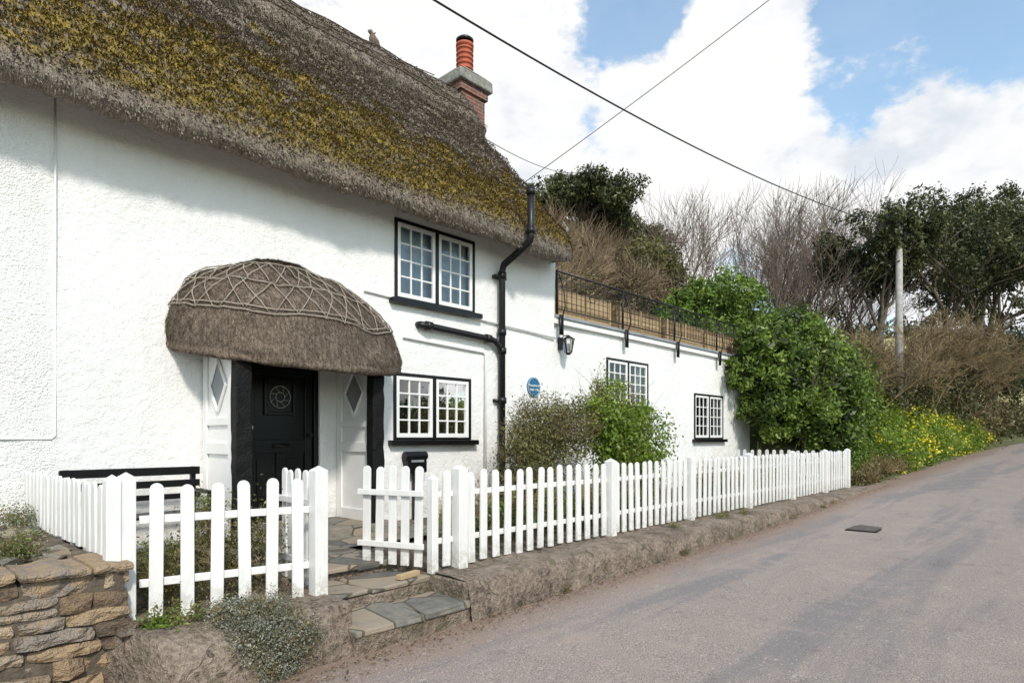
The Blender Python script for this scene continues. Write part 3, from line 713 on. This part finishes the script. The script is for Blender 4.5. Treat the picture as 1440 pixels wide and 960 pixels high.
def post(f,x,y,h=.92,w=.095,zb=0.0,t=.4):
    a=w/2; f.add([(x-a,y-a,zb),(x+a,y-a,zb),(x+a,y+a,zb),(x-a,y+a,zb),(x-a,y-a,zb+h-.035),(x+a,y-a,zb+h-.035),(x+a,y+a,zb+h-.035),(x-a,y+a,zb+h-.035),(x,y,zb+h)],
      [(0,3,2,1),(0,1,5,4),(1,2,6,5),(2,3,7,6),(3,0,4,7),(4,5,8),(5,6,8),(6,7,8),(7,4,8)],t)
px=[3.72,6.07,8.0,10.0,12.0,13.9,15.5]
post(f,3.43,-2.98,.84,.07); fence_run(f,3.47,-3.0,3.66,-3.0,1)
for i,x in enumerate(px): post(f,x,-3.0,.915,.105)
for a,b_ in zip(px[:-1],px[1:]):
    n=int(round((b_-a-.1)/.158)); fence_run(f,a+.055,-3.0,b_-.055,-3.0,n)
fence_run(f,15.56,-2.9,15.7,-.3,14)
post(f,1.2,-2.72,1.0,.09,-0.06); fence_run(f,1.27,-2.74,2.3,-2.97,6,.95,.08,-.09,(.30,.70))
post(f,2.36,-2.98,.98,.10,-.03)
f.build('pales',M['fence'],FN,bevel=.004)
f=MB(); fence_run(f,1.13,-.08,1.13,-2.66,19,.46,.085,.40,(.06,.3)); post(f,1.12,-2.74,.55,.08,.38)
f.build('return_pales',M['fence'],FN,bevel=.004)
for nm,(xa,ya,xb,yb_) in (('left',(2.38,-2.92,2.42,-2.3)),('right',(3.40,-2.92,3.16,-2.3))):
    G=empty('garden_gate'); f=MB(); fence_run(f,xa,ya,xb,yb_,5,.86,.078,.05,(.15,.6))
    f.build('gate_leaf',M['fence'],G,bevel=.004)

# ------------------------------------------------------------ vegetation
def leaf_cloud(name,blobs,n,size,mat,clumpn=70,sig=.16,shell=.55,parent=None,asp=.45,up=.3,smin=.6):
    bl=np.array(blobs,dtype=float); wt=(bl[:,3]*bl[:,4]*bl[:,5])**(2/3); wt/=wt.sum()
    nc=max(4,n//clumpn); ci=RNG.choice(len(bl),nc,p=wt)
    d=RNG.normal(size=(nc,3)); d/=np.linalg.norm(d,axis=1)[:,None]; rad=shell+(1-shell)*RNG.random(nc)
    rad*=RNG.uniform(.8,1.08,nc)
    cc=bl[ci,:3]+d*bl[ci,3:]*rad[:,None]; ct=np.clip(RNG.normal(.5,.27,nc),0,1)
    li=RNG.integers(0,nc,n); sg=bl[ci[li],3:].mean(1)*sig
    P=cc[li]+RNG.normal(size=(n,3))*sg[:,None]
    nrm=RNG.normal(size=(n,3))+d[li]*.8+np.array([0,0,up]); nrm/=np.linalg.norm(nrm,axis=1)[:,None]
    a=RNG.normal(size=(n,3)); u=np.cross(nrm,a); u/=np.linalg.norm(u,axis=1)[:,None]; v=np.cross(nrm,u)
    sz=size*RNG.uniform(smin,1.3,n)[:,None]
    V=np.stack([P-u*sz*.5,P+v*sz*asp*.5,P+u*sz*.5,P-v*sz*asp*.5],1).reshape(-1,3); F=np.arange(4*n).reshape(-1,4)
    t=np.clip(ct[li]*.6+RNG.random(n)*.4,0,1)
    return fast_mesh(name,V,F,mat,t,parent)
def twig_cloud(name,blobs,n,length,width,mat,parent=None,up=.8,root=.75):
    bl=np.array(blobs,dtype=float); wt=(bl[:,3]*bl[:,4]*bl[:,5])**(2/3); wt/=wt.sum()
    nb_=max(6,n//40); cb=RNG.choice(len(bl),nb_,p=wt); d0=RNG.normal(size=(nb_,3)); d0/=np.linalg.norm(d0,axis=1)[:,None]; d0[:,2]=np.abs(d0[:,2])-.15; r0=RNG.random(nb_)**.5*root*RNG.uniform(.8,1.15,nb_)
    k=RNG.integers(0,nb_,n); d=d0[k]+RNG.normal(0,.22,(n,3)); ci=cb[k]
    P=bl[ci,:3]+d0[k]*bl[ci,3:]*r0[k][:,None]+RNG.normal(0,.10,(n,3))*bl[ci,3:]
    dr=d+RNG.normal(0,.4,(n,3))+np.array([0,0,up]); dr/=np.linalg.norm(dr,axis=1)[:,None]
    ln=length*RNG.uniform(.35,1.2,n); a=RNG.normal(size=(n,3)); w=np.cross(dr,a); w/=np.linalg.norm(w,axis=1)[:,None]
    mid=P+dr*(ln*.5)[:,None]+RNG.normal(0,.12,(n,3))*ln[:,None]; tip=P+dr*ln[:,None]+RNG.normal(0,.28,(n,3))*ln[:,None]
    ww=(width*RNG.uniform(.6,1.3,n))[:,None]
    V=np.stack([P-w*ww,P+w*ww,mid+w*ww*.7,mid-w*ww*.7,tip+w*ww*.25,tip-w*ww*.25],1).reshape(-1,3)
    b0=(np.arange(n)*6)[:,None]; F=np.concatenate([b0+np.array([0,1,2,3]),b0+np.array([3,2,4,5])],0)
    tb=RNG.random(nb_); t=np.clip(tb[k]*.5+RNG.random(n)*.5,0,1); return fast_mesh(name,V,F,mat,np.concatenate([t,t]),parent)
def segs_mesh(name,segs,mat,parent,n=5):
    A=np.array([list(s[0])+list(s[1])+[s[2],s[3]] for s in segs]); p0,p1,r0,r1=A[:,:3],A[:,3:6],A[:,6],A[:,7]
    d=p1-p0; d/=np.linalg.norm(d,axis=1)[:,None]+1e-9; a=np.tile([0.31,.17,.93],(len(A),1)); a[np.abs(d[:,2])>.9]=[1,.1,0]
    u=np.cross(d,a); u/=np.linalg.norm(u,axis=1)[:,None]; v=np.cross(d,u)
    ang=np.arange(n)*2*math.pi/n; off=u[:,None,:]*np.cos(ang)[None,:,None]+v[:,None,:]*np.sin(ang)[None,:,None]
    V=np.concatenate([p0[:,None]+off*r0[:,None,None],p1[:,None]+off*r1[:,None,None]],1).reshape(-1,3)
    k=np.arange(n); fq=np.stack([k,(k+1)%n,(k+1)%n+n,k+n],1); F=((np.arange(len(A))*2*n)[:,None,None]+fq[None]).reshape(-1,4)
    return fast_mesh(name,V,F,mat,None,parent,True)
def grow(segs,tips,p,d,ln,r,lv,maxlv,spread,upb,wind,rnd,kids=3):
    ns=3
    for i in range(ns):
        d=(d+Vector((rnd.gauss(0,.13),rnd.gauss(0,.13),rnd.gauss(0,.10)+upb*.08))+wind*.05).normalized()
        q=p+d*ln/ns; r1=r*.87; segs.append((p,q,r,r1))
        if lv<maxlv and (i>0 or lv>0):
            for c in range(kids if i==ns-1 else max(1,kids-2)):
                a=Vector((rnd.gauss(0,1),rnd.gauss(0,1),rnd.gauss(0,.6))).normalized()
                nd=(d+a*spread+Vector((0,0,upb*.25))+wind*.25).normalized()
                grow(segs,tips,q,nd,ln*rnd.uniform(.55,.8),max(.009,r1*rnd.uniform(.5,.68)),lv+1,maxlv,spread,upb,wind,rnd,kids)
        p=q;r=r1
    if lv>=maxlv-1: tips.append(p)
ML={}
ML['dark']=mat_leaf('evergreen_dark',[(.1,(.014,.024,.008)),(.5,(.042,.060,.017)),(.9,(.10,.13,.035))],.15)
ML['oak']=mat_leaf('holm_oak_leaves',[(.1,(.018,.024,.010)),(.5,(.058,.068,.025)),(.9,(.15,.155,.055))],.2)
ML['bush']=mat_leaf('bright_bush',[(.1,(.035,.065,.012)),(.5,(.11,.18,.026)),(.9,(.26,.36,.06))],.28)
ML['lime']=mat_leaf('lime_leaves',[(.1,(.06,.11,.012)),(.5,(.17,.26,.03)),(.9,(.34,.44,.07))],.35)
ML['olive']=mat_leaf('olive_leaves',[(.1,(.05,.042,.018)),(.5,(.13,.11,.045)),(.9,(.25,.21,.09))],.2)
ML['twig']=mat_leaf('twigs_brown',[(.1,(.08,.056,.036)),(.5,(.22,.16,.105)),(.9,(.40,.31,.21))],.0)
ML['twigo']=mat_leaf('twigs_ochre',[(.1,(.10,.07,.035)),(.5,(.27,.20,.10)),(.9,(.45,.36,.2))],.0)
ML['silver']=mat_leaf('silver_leaves',[(.1,(.09,.10,.075)),(.5,(.24,.26,.21)),(.9,(.44,.45,.38))],.15)
ML['yellow']=mat_leaf('yellow_flowers',[(.15,(.60,.50,.02)),(.8,(.80,.70,.05))],.2)
ML['dead']=mat_leaf('leaf_litter',[(.1,(.06,.035,.02)),(.5,(.20,.12,.06)),(.9,(.36,.27,.15))],.0)
ML['bronze']=mat_leaf('bronze_leaves',[(.1,(.05,.05,.018)),(.5,(.14,.135,.042)),(.9,(.28,.26,.10))],.25)

T_=empty('rounded_evergreen_bush')
bb=[(19.0,-1.0,2.6,2.0,1.7,1.9),(17.2,-.9,3.1,1.2,.9,1.0),(20.2,-1.4,2.0,1.4,1.3,1.5),(18.2,-1.9,1.7,1.3,.9,1.3),(18.6,-.6,4.0,1.2,1.2,.8),(17.0,-.8,1.9,.9,.8,.9),(16.3,-.4,2.9,.8,.5,.6),(16.6,-.5,3.6,.8,.6,.5)]
leaf_cloud('leaves',bb,56000,.12,ML['bush'],70,.10,.72,T_)
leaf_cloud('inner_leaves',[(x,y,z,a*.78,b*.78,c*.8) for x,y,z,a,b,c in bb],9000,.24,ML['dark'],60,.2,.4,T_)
sg=[];tp=[]; rr=random.Random(3)
for k in range(5): grow(sg,tp,Vector((18.6+rr.uniform(-.3,.3),-1.1,.1)),Vector((rr.gauss(0,.4),rr.gauss(0,.3),1)).normalized(),1.6,.07,0,2,.6,.4,Vector((0,0,0)),rr)
segs_mesh('stems',sg,M['bark'],T_)
T_=empty('green_shrub')
bg=[(21.5,3.6,5.6,2.0,1.5,1.3),(23.4,3.4,6.4,1.7,1.4,1.2),(19.6,3.2,5.0,1.2,1.0,.8),(26,3.5,5.2,1.8,1.5,1.6),(22.8,3,4.0,2.6,1.4,1.4),(20.6,3.3,6.2,.9,.8,.6),(24.6,3.2,7.0,.8,.8,.6)]
leaf_cloud('leaves',bg,26000,.16,ML['bush'],60,.11,.68,T_)
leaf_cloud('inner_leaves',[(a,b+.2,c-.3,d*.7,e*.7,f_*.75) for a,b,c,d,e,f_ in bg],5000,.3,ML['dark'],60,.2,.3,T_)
T_=empty('scrub_thicket'); bl=[];rr=random.Random(5)
for x,y,top in [(11,7,6.6),(13.5,7.2,7.2),(16,7.5,7.9),(18.5,8,8.7),(21,8.5,9.0),(24,8.5,9.1),(27,8.5,9.0),(14,10,9.3),(17,10.5,10.2),(20,11,11.0),(23,11.5,11.5),(26,12,11.7),(29,12,12.0),(32,12,11.8),(18,14,11.6),(22,14.5,12.8),(26,15,13.6),(30,15.5,13.8),(34,16,13.6),(38,16,13.6),(12.5,5.6,5.4),(16,5.8,5.8),(19.5,6,6.4)]:
    top+=rr.uniform(-.6,.6); bl.append((x,y,top-1.9,2.1,1.7,2.0)); bl.append((x+rr.uniform(-1,1),y+.6,top-3.6,2.0,1.5,1.8))
twig_cloud('twigs',bl,64000,.95,.012,ML['twig'],T_,.45)
leaf_cloud('leaves',[(x,y,z-.3,a*.95,b*.9,c*.85) for x,y,z,a,b,c in bl],34000,.15,ML['olive'],40,.16,.35,T_)
leaf_cloud('fresh_leaves',[(x,y,z,a,b,c) for i,(x,y,z,a,b,c) in enumerate(bl) if i%5==1],9000,.15,ML['bronze'],50,.12,.7,T_)
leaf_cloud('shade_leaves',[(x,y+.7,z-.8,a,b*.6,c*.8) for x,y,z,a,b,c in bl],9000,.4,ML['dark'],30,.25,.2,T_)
T_=empty('evergreen_shrub'); leaf_cloud('leaves',[(29.5,10.5,10.3,2.0,1.7,1.5),(31.5,10.8,9.8,1.8,1.6,1.5)],14000,.2,ML['bronze'],60,.13,.65,T_); leaf_cloud('inner',[(29.8,10.7,9.9,1.6,1.3,1.2),(31.5,11,9.5,1.4,1.2,1.2)],3000,.3,ML['dark'],60,.2,.4,T_)
def evergreen(nm,base,h,r,seed,lean=(0,0,0),n=22000,leafs=.2,mat='dark',crown=.75,spread=.75,lv=3,sgm=.6):
    T_=empty(nm); sg=[];tp=[];rr=random.Random(seed)
    grow(sg,tp,Vector(base),Vector((lean[0],lean[1],1)).normalized(),h*.42,r,0,lv,spread,.35,Vector(lean),rr,3)
    segs_mesh('trunk',sg,M['bark'],T_)
    zmin=base[2]+h*(1-crown)
    tp=[t for t in tp if t.z>zmin] or tp
    bl=[(t.x,t.y,t.z,sgm*rr.uniform(.6,1.4),sgm*rr.uniform(.6,1.4),sgm*rr.uniform(.4,.8)) for t in tp]
    leaf_cloud('crown',bl,n,leafs,ML[mat],45,.30,.2,T_); return T_
for (x,y,zc,seed,wd) in ((31,16,15.5,21,3.6),(36.5,17,15.0,24,3.2)):
    T_=empty('pine_tree'); sg=[];tp=[];rr=random.Random(seed); bl=[]
    p=Vector((x,y,9)); segs=6
    for i in range(segs):
        q=Vector((x+rr.gauss(0,.15),y,9+(zc-9)*(i+1)/segs)); sg.append((p,q,.32-.035*i,.32-.035*(i+1))); p=q
    for i in range(34):
        a=rr.uniform(0,6.28); rad=wd*rr.uniform(.15,1); e=Vector((x+rad*math.cos(a),y+rad*math.sin(a),zc+rr.uniform(-1.2,1.6)*(1-.4*rad/wd)))
        s=Vector((x,y,zc-rr.uniform(.5,2.5))); m_=(s+e)/2+Vector((0,0,.2)); sg.append((s,m_,.10,.07)); sg.append((m_,e,.07,.03)); bl.append((e.x,e.y,e.z,rr.uniform(.8,1.4),rr.uniform(.8,1.4),rr.uniform(.4,.75)))
    segs_mesh('trunk',sg,M['bark'],T_); leaf_cloud('crown',bl,30000,.22,ML['oak'],45,.20,.4,T_)
evergreen('holm_oak_tree',(31.0,-.4,1.8),9.6,.24,31,(-.05,.05,0),17000,.18,'oak',.60,.55,3,.55)
evergreen('holm_oak_tree',(36.5,-1.0,2.0),10.6,.26,33,(.1,-.05,0),20000,.18,'oak',.72,.7,3,.65)
evergreen('holm_oak_tree',(42,-2.0,2.2),11.6,.28,37,(.0,-.08,0),24000,.2,'oak',.78,.75,3,.75)
evergreen('holm_oak_tree',(50,-2.3,2.6),13.5,.3,39,(.0,-.08,0),26000,.24,'oak',.85,.8,3,.95)
T_=empty('evergreen_shrub'); bl=[(43,-2.0,5.0,2.2,1.5,1.8),(47,-3.0,5.5,2.4,1.5,2.2),(51,-3.8,6,2.5,1.6,2.5),(55,-5,6,2.5,1.6,2.6),(40,-1.2,4.4,1.8,1.3,1.5)]
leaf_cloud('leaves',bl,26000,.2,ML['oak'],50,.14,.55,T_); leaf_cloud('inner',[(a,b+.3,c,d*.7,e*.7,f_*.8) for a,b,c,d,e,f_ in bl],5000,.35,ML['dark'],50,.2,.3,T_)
for k,(x,y,h) in enumerate([(30,6.5,12),(33,5.5,12.5),(35,3.5,12.5),(37,6.5,13.5),(29,3.4,10.5),(41,5,14),(34,1.8,11),(33,10,10.5),(39,2.5,12.5)]):
    T_=empty('bare_tree'); sg=[];tp=[];rr=random.Random(50+k)
    for q in range(2): grow(sg,tp,Vector((x+rr.uniform(-.6,.6),y,g(x,y)-.2)),Vector((rr.gauss(0,.2),rr.gauss(0,.2),1)).normalized(),h*.36,.13,0,4,.55,.5,Vector((.1,0,0)),rr,3)
    segs_mesh('branches',sg,M['barkpale'],T_,3)
T_=empty('bare_hedgerow'); bl=[(30,-1.4,4.0,2.0,1.3,1.9),(33,-1.7,4.3,2.4,1.3,2.2),(27.5,-.9,3.5,1.8,1.2,1.7),(36.5,-2.0,4.5,2.4,1.4,2.2),(40,-2.4,4.4,2.4,1.4,2.2),(25,-.3,3.2,1.6,1.1,1.5),(23,.3,3,1.5,1,1.4)]
sg=[];tp=[];rr=random.Random(77)
for (x,y,z,a,b_,c_) in bl:
    for q in range(5):
        grow(sg,tp,Vector((x+rr.uniform(-a*.7,a*.7),y+rr.uniform(-.6,.6),z-c_)),Vector((rr.gauss(0,.4),rr.gauss(0,.35),1)).normalized(),c_*.85,.05,0,4,.75,.25,Vector((.05,-.02,0)),rr,3)
sg=[(p,q,max(r0,.010),max(r1,.008)) for p,q,r0,r1 in sg]
segs_mesh('branches',sg,M['barkochre'],T_,3)
leaf_cloud('leaves',[(x,y+.4,z-.9,a,b*.8,c*.8) for x,y,z,a,b,c in bl],13000,.13,ML['olive'],40,.2,.3,T_)
leaf_cloud('ivy',[(x,y+.8,z-1.4,a*1.2,b*.8,c*.8) for x,y,z,a,b,c in bl],12000,.18,ML['oak'],50,.2,.3,T_)
T_=empty('flowering_bank'); bl=[];rr=random.Random(8)
for x in np.arange(20.5,38,.7):
    for dy in (.6,1.3,2.1,2.9):
        y=yc(x)+2.75+dy; hh=rr.uniform(.4,.8)+.19*dy; bl.append((x+rr.uniform(-.3,.3),y,g(x,y)+hh*.6,.6,.55,hh))
leaf_cloud('leaves',bl,48000,.10,ML['lime'],30,.2,.5,T_)
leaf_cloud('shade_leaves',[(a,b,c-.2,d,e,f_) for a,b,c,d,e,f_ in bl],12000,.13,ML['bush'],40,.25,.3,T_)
leaf_cloud('flowers',bl,5500,.08,ML['yellow'],14,.16,.98,T_,asp=.9)
T_=empty('dry_verge'); bl=[(x,yc(x)+3.15+rr.uniform(-.1,.3),g(x,yc(x)+3.1)+.15,.5,.35,.35) for x in np.arange(16.5,22,.45)]
leaf_cloud('leaves',bl,6000,.07,ML['olive'],40,.25,.3,T_); twig_cloud('stalks',bl,2000,.3,.005,ML['twigo'],T_); leaf_cloud('green',[(x+.3,y+.6,z+.3,.5,.5,.5) for x,y,z,_,_,_ in bl],7000,.08,ML['bush'],40,.25,.3,T_)
T_=empty('hedge'); bl=[]
for x in np.arange(37,110,1.6):
    y=yc(x)+2.75+1.6; bl.append((x,y,g(x,y)+.7,1.5,1.2,1.5))
leaf_cloud('leaves',bl,34000,.2,ML['olive'],50,.2,.5,T_); leaf_cloud('ivy',bl,16000,.22,ML['oak'],50,.2,.4,T_)
twig_cloud('twigs',bl,8000,.7,.012,ML['twig'],T_)
T_=empty('hedge'); bl=[(x,-10.8,g(x,-10.8)+1.1,1.5,.8,1.4) for x in np.arange(-4,60,1.4)]  # unseen hedge across the road, added to darken the lower window reflections
leaf_cloud('leaves',bl,14000,.3,ML['dark'],40,.2,.4,T_); leaf_cloud('leaves_fresh',bl,9000,.28,ML['bush'],40,.2,.5,T_)
T_=empty('distant_trees'); bl=[(rr.uniform(120,170),rr.uniform(-20,40),0,3,3,3) for _ in range(16)]
bl=[(x,y,g(x,y)+1.0,a,b,c) for x,y,_,a,b,c in bl]; leaf_cloud('leaves',bl,6000,.9,ML['oak'],40,.2,.5,T_)

T_=empty('brown_garden_shrub'); bl=[(6.95,-1.2,1.2,.62,.5,.62),(6.55,-1.3,.85,.5,.4,.6),(7.5,-1.3,1.25,.5,.45,.6)]
leaf_cloud('leaves',bl,21000,.042,ML['bronze'],40,.15,.4,T_); twig_cloud('twigs',bl,1500,.3,.003,ML['twig'],T_,.8)
leaf_cloud('low_leaves',[(6.8,-1.2,.5,.6,.5,.5)],3000,.06,ML['olive'],50,.2,.3,T_)
T_=empty('green_garden_shrub'); bl=[(8.5,-1.4,1.3,.7,.5,.68),(9.15,-1.5,1.1,.7,.5,.6),(8.1,-1.5,1.45,.35,.35,.55),(8.9,-1.4,.7,.8,.5,.6)]
leaf_cloud('leaves',bl,13000,.07,ML['lime'],35,.15,.5,T_); leaf_cloud('inner',[(a,b+.1,c-.1,d*.8,e*.8,f_*.8) for a,b,c,d,e,f_ in bl],4000,.08,ML['bush'],40,.2,.2,T_)
twig_cloud('stems',bl,700,.5,.005,ML['twig'],T_,1.2)
leaf_cloud('shoots',[(8.15,-1.45,1.95,.14,.14,.3),(8.7,-1.4,1.95,.2,.14,.2),(9.3,-1.5,1.6,.2,.14,.25)],900,.06,ML['lime'],20,.35,.3,T_)
T_=empty('border_plants'); bl=[(x,-2.3+rr.uniform(-.2,.8),.18+rr.uniform(0,.15),.32,.3,.28) for x in np.arange(4.4,15,.33)]
leaf_cloud('leaves',bl,14000,.05,ML['bush'],30,.22,.3,T_); leaf_cloud('dry',bl,7000,.05,ML['olive'],30,.25,.3,T_); twig_cloud('stalks',bl,1800,.4,.004,ML['twigo'],T_)
T_=empty('border_plants'); bl=[(1.5,-2.5,.15,.25,.25,.22),(1.9,-2.5,.2,.3,.25,.3),(2.2,-2.35,.35,.2,.2,.4),(1.7,-1.9,.15,.3,.3,.2),(1.45,-3.05,.04,.22,.1,.08),(1.3,-2.95,.06,.14,.1,.1),(2.15,-1.5,.35,.15,.2,.45)]
leaf_cloud('leaves',bl,7000,.028,ML['bronze'],30,.22,.3,T_); leaf_cloud('green',bl[3:],3000,.03,ML['bush'],30,.22,.3,T_); leaf_cloud('dry',bl,4000,.026,ML['olive'],30,.25,.3,T_); twig_cloud('stalks',bl,500,.2,.002,ML['twigo'],T_)
T_=empty('silver_trailing_shrub'); bl=[(1.83,-3.25,.02,.26,.17,.15),(1.95,-3.35,-.12,.24,.15,.16),(1.72,-3.3,-.14,.2,.13,.17),(1.85,-3.38,-.27,.18,.10,.10),(1.68,-3.15,.06,.2,.15,.08)]
leaf_cloud('leaves',bl,15000,.018,ML['silver'],30,.16,.5,T_,asp=.4); leaf_cloud('green_leaves',bl,8000,.018,ML['olive'],40,.2,.4,T_); twig_cloud('stems',bl,1200,.10,.0012,ML['twigo'],T_,.2)
T_=empty('rockery_plants'); bl=[(1.0,-.5,.47,.22,.3,.1),(.6,-.3,.48,.25,.2,.12),(.75,-2.2,.45,.2,.18,.06),(.45,-2.45,.44,.2,.15,.06),(.95,-1.3,.42,.12,.12,.05),(.1,-1.6,.46,.3,.3,.1)]
leaf_cloud('leaves',bl,7000,.02,ML['olive'],30,.25,.3,T_); leaf_cloud('green',bl,3000,.02,ML['bush'],30,.25,.3,T_); leaf_cloud('silver',bl,3000,.018,ML['silver'],30,.25,.4,T_); twig_cloud('stalks',bl,700,.10,.0012,ML['twigo'],T_)
n=4200; X=RNG.uniform(1.2,17,n); off=np.abs(RNG.normal(0,.13,n)); Y=-3.49-off
Z=np.array([zroad(x,y) for x,y in zip(X,Y)])+.012; a=RNG.uniform(0,6.28,n); s_=RNG.uniform(.004,.016,n)
U=np.stack([np.cos(a),np.sin(a),RNG.uniform(-.2,.2,n)],1)*s_[:,None]; W_=np.stack([-np.sin(a),np.cos(a),RNG.uniform(-.2,.4,n)],1)*(s_*.5)[:,None]
P=np.stack([X,Y,Z],1); V=np.stack([P-U,P+W_,P+U,P-W_],1).reshape(-1,3); fast_mesh('leaf_litter',V,np.arange(4*n).reshape(-1,4),ML['dead'],RNG.random(n))
T_=empty('kerb_weeds'); bl=[(x,-3.5,zr(x)+.03,.10,.04,.04) for x in (4.6,6.9,8.3,9.6,10.6,12.1,12.7)]+[(7.2,-3.2,.04,.12,.1,.04),(9.2,-3.25,.04,.1,.1,.04),(8.6,-3.2,.04,.2,.1,.04)]
leaf_cloud('leaves',bl,2200,.02,ML['bronze'],30,.3,.3,T_)

D_=empty('drain_cover'); d=MB(); zc=zroad(10.2,-4.65)
d.box(9.86,10.56,-4.86,-4.46,zc-.03,zc+.003); d.build('frame',M['blackpipe'],D_)
d=MB()
for i in range(9): x=9.9+i*.074; d.box(x,x+.045,-4.83,-4.49,zc+.0035,zc+.010)
d.build('bars',simple('worn_iron',(.13,.11,.10),.8,.3,20,.4,.004),D_)
P_=empty('utility_pole'); p=MB(); pxp,pyp=29.9,-1.15; p.tube([(pxp,pyp,1),(pxp,pyp,9.9)],[.16,.12],10); p.build('pole',M['grey'],P_,True)
p=MB(); p.box(pxp-.06,pxp+.06,pyp-.35,pyp+.35,9.45,9.55); p.tube([(pxp,pyp-.2,9.2),(pxp,pyp-.2,9.6)],.1,8); p.build('fittings',M['blackpipe'],P_)
def wire(nm,pts,r,mat):
    p=MB(); p.tube(pts,r,6); return p.build(nm,mat,None,True)
xx=np.linspace(-14,29.9,70); cf=np.polyfit([-14,-4,5.17,9.26,13.6,22,30],[8.4,6.95,6.72,6.93,7.38,8.5,9.75],3)
wire('overhead_wire',[(x,-.91-.0095*(x-5.17),float(np.polyval(cf,x))) for x in xx],.015,M['blackpipe'])
A=Vector((9.3,1.27,6.23));Bv=Vector((12.1,-2.5,9.5)); wire('overhead_wire',[A+(Bv-A)*t_+Vector((0,0,.12*(t_-.5)**2-.03)) for t_ in np.linspace(-.1,1.7,20)],.008,M['iron'])
A=Vector((9.4,2.6,7.65));Bv=Vector((19.6,8.5,11.75)); wire('overhead_wire',[A+(Bv-A)*t_+Vector((0,0,.5*(t_*t_-t_))) for t_ in np.linspace(0,2,24)],.01,M['blackpipe'])

# ------------------------------------------------------------ world, sun, camera
w=bpy.data.worlds.new('World'); S.world=w; w.use_nodes=True; nt=w.node_tree; nt.nodes.clear()
sv=Vector((-.38,-.74,.70)).normalized(); el=math.asin(sv.z)
sky=N(nt,'ShaderNodeTexSky',sky_type='NISHITA'); sky.sun_disc=False; sky.sun_elevation=el; sky.sun_rotation=math.atan2(sv.x,sv.y)
b1=N(nt,'ShaderNodeBackground'); L(nt,mixc(nt,1.0,sky.outputs[0],(1.6,1.85,1.75),'MULTIPLY'),b1.inputs[0]); b1.inputs[1].default_value=.15
tc=N(nt,'ShaderNodeTexCoord'); mp=N(nt,'ShaderNodeMapping'); mp.inputs['Scale'].default_value=(1,1,1.7); L(nt,tc.outputs['Generated'],mp.inputs[0])
def wn(s,d,r,di=0):
    n=N(nt,'ShaderNodeTexNoise'); n.inputs['Scale'].default_value=s; n.inputs['Detail'].default_value=d; n.inputs['Roughness'].default_value=r; n.inputs['Distortion'].default_value=di
    L(nt,mp.outputs[0],n.inputs[0]); return n.outputs['Fac']
cn=wn(4.2,6,.62,0)
tot=cn
def dv(az,e): az,e=math.radians(az),math.radians(e); return (math.cos(az)*math.cos(e),math.sin(az)*math.cos(e),math.sin(e))
for az,e,r,amp in [(50,33,.36,.18),(44,27,.22,.14),(23,31,.13,.20),(26,24,.20,.18),(14.4,18.5,.20,.17),(6,16,.26,.17),(30,17,.30,.10),
                   (33.0,34,.14,-.20),(36,26.5,.08,-.10),(12,29,.20,-.20),(5,27,.14,-.14)]:
    di=N(nt,'ShaderNodeVectorMath',operation='DISTANCE'); L(nt,tc.outputs['Generated'],di.inputs[0]); di.inputs[1].default_value=dv(az,e)
    tot=math_(nt,'ADD',tot,maprange(nt,di.outputs['Value'],0,r,amp,0))
mask=maprange(nt,tot,.475,.575,.16,1)
sh=wn(6,4,.6)
cc=ramp(nt,math_(nt,'ADD',math_(nt,'MULTIPLY',sh,.7),math_(nt,'MULTIPLY',tot,.3)),[(.42,(.74,.79,.86)),(.51,(.95,.96,.98)),(.57,(1,.995,.98))])
b2=N(nt,'ShaderNodeBackground'); L(nt,cc,b2.inputs[0]); b2.inputs[1].default_value=1.02
mx=N(nt,'ShaderNodeMixShader'); L(nt,mask,mx.inputs[0]); L(nt,b1.outputs[0],mx.inputs[1]); L(nt,b2.outputs[0],mx.inputs[2])
o=N(nt,'ShaderNodeOutputWorld'); L(nt,mx.outputs[0],o.inputs[0])
sl=bpy.data.lights.new('sun','SUN'); sl.energy=3.1; sl.angle=math.radians(6); sl.color=(1,.93,.84); so=bpy.data.objects.new('sun',sl); S.collection.objects.link(so)
so.rotation_euler=(-sv).to_track_quat('-Z','Y').to_euler()
cam=bpy.data.cameras.new('camera'); cam.lens=22; cam.sensor_width=36; cam.shift_y=.094; cam.clip_end=3000; cam.clip_start=.05
co=bpy.data.objects.new('camera',cam); S.collection.objects.link(co); co.location=(0,-7.1,1.15); co.rotation_euler=(math.pi/2,0,math.radians(-47)); S.camera=co
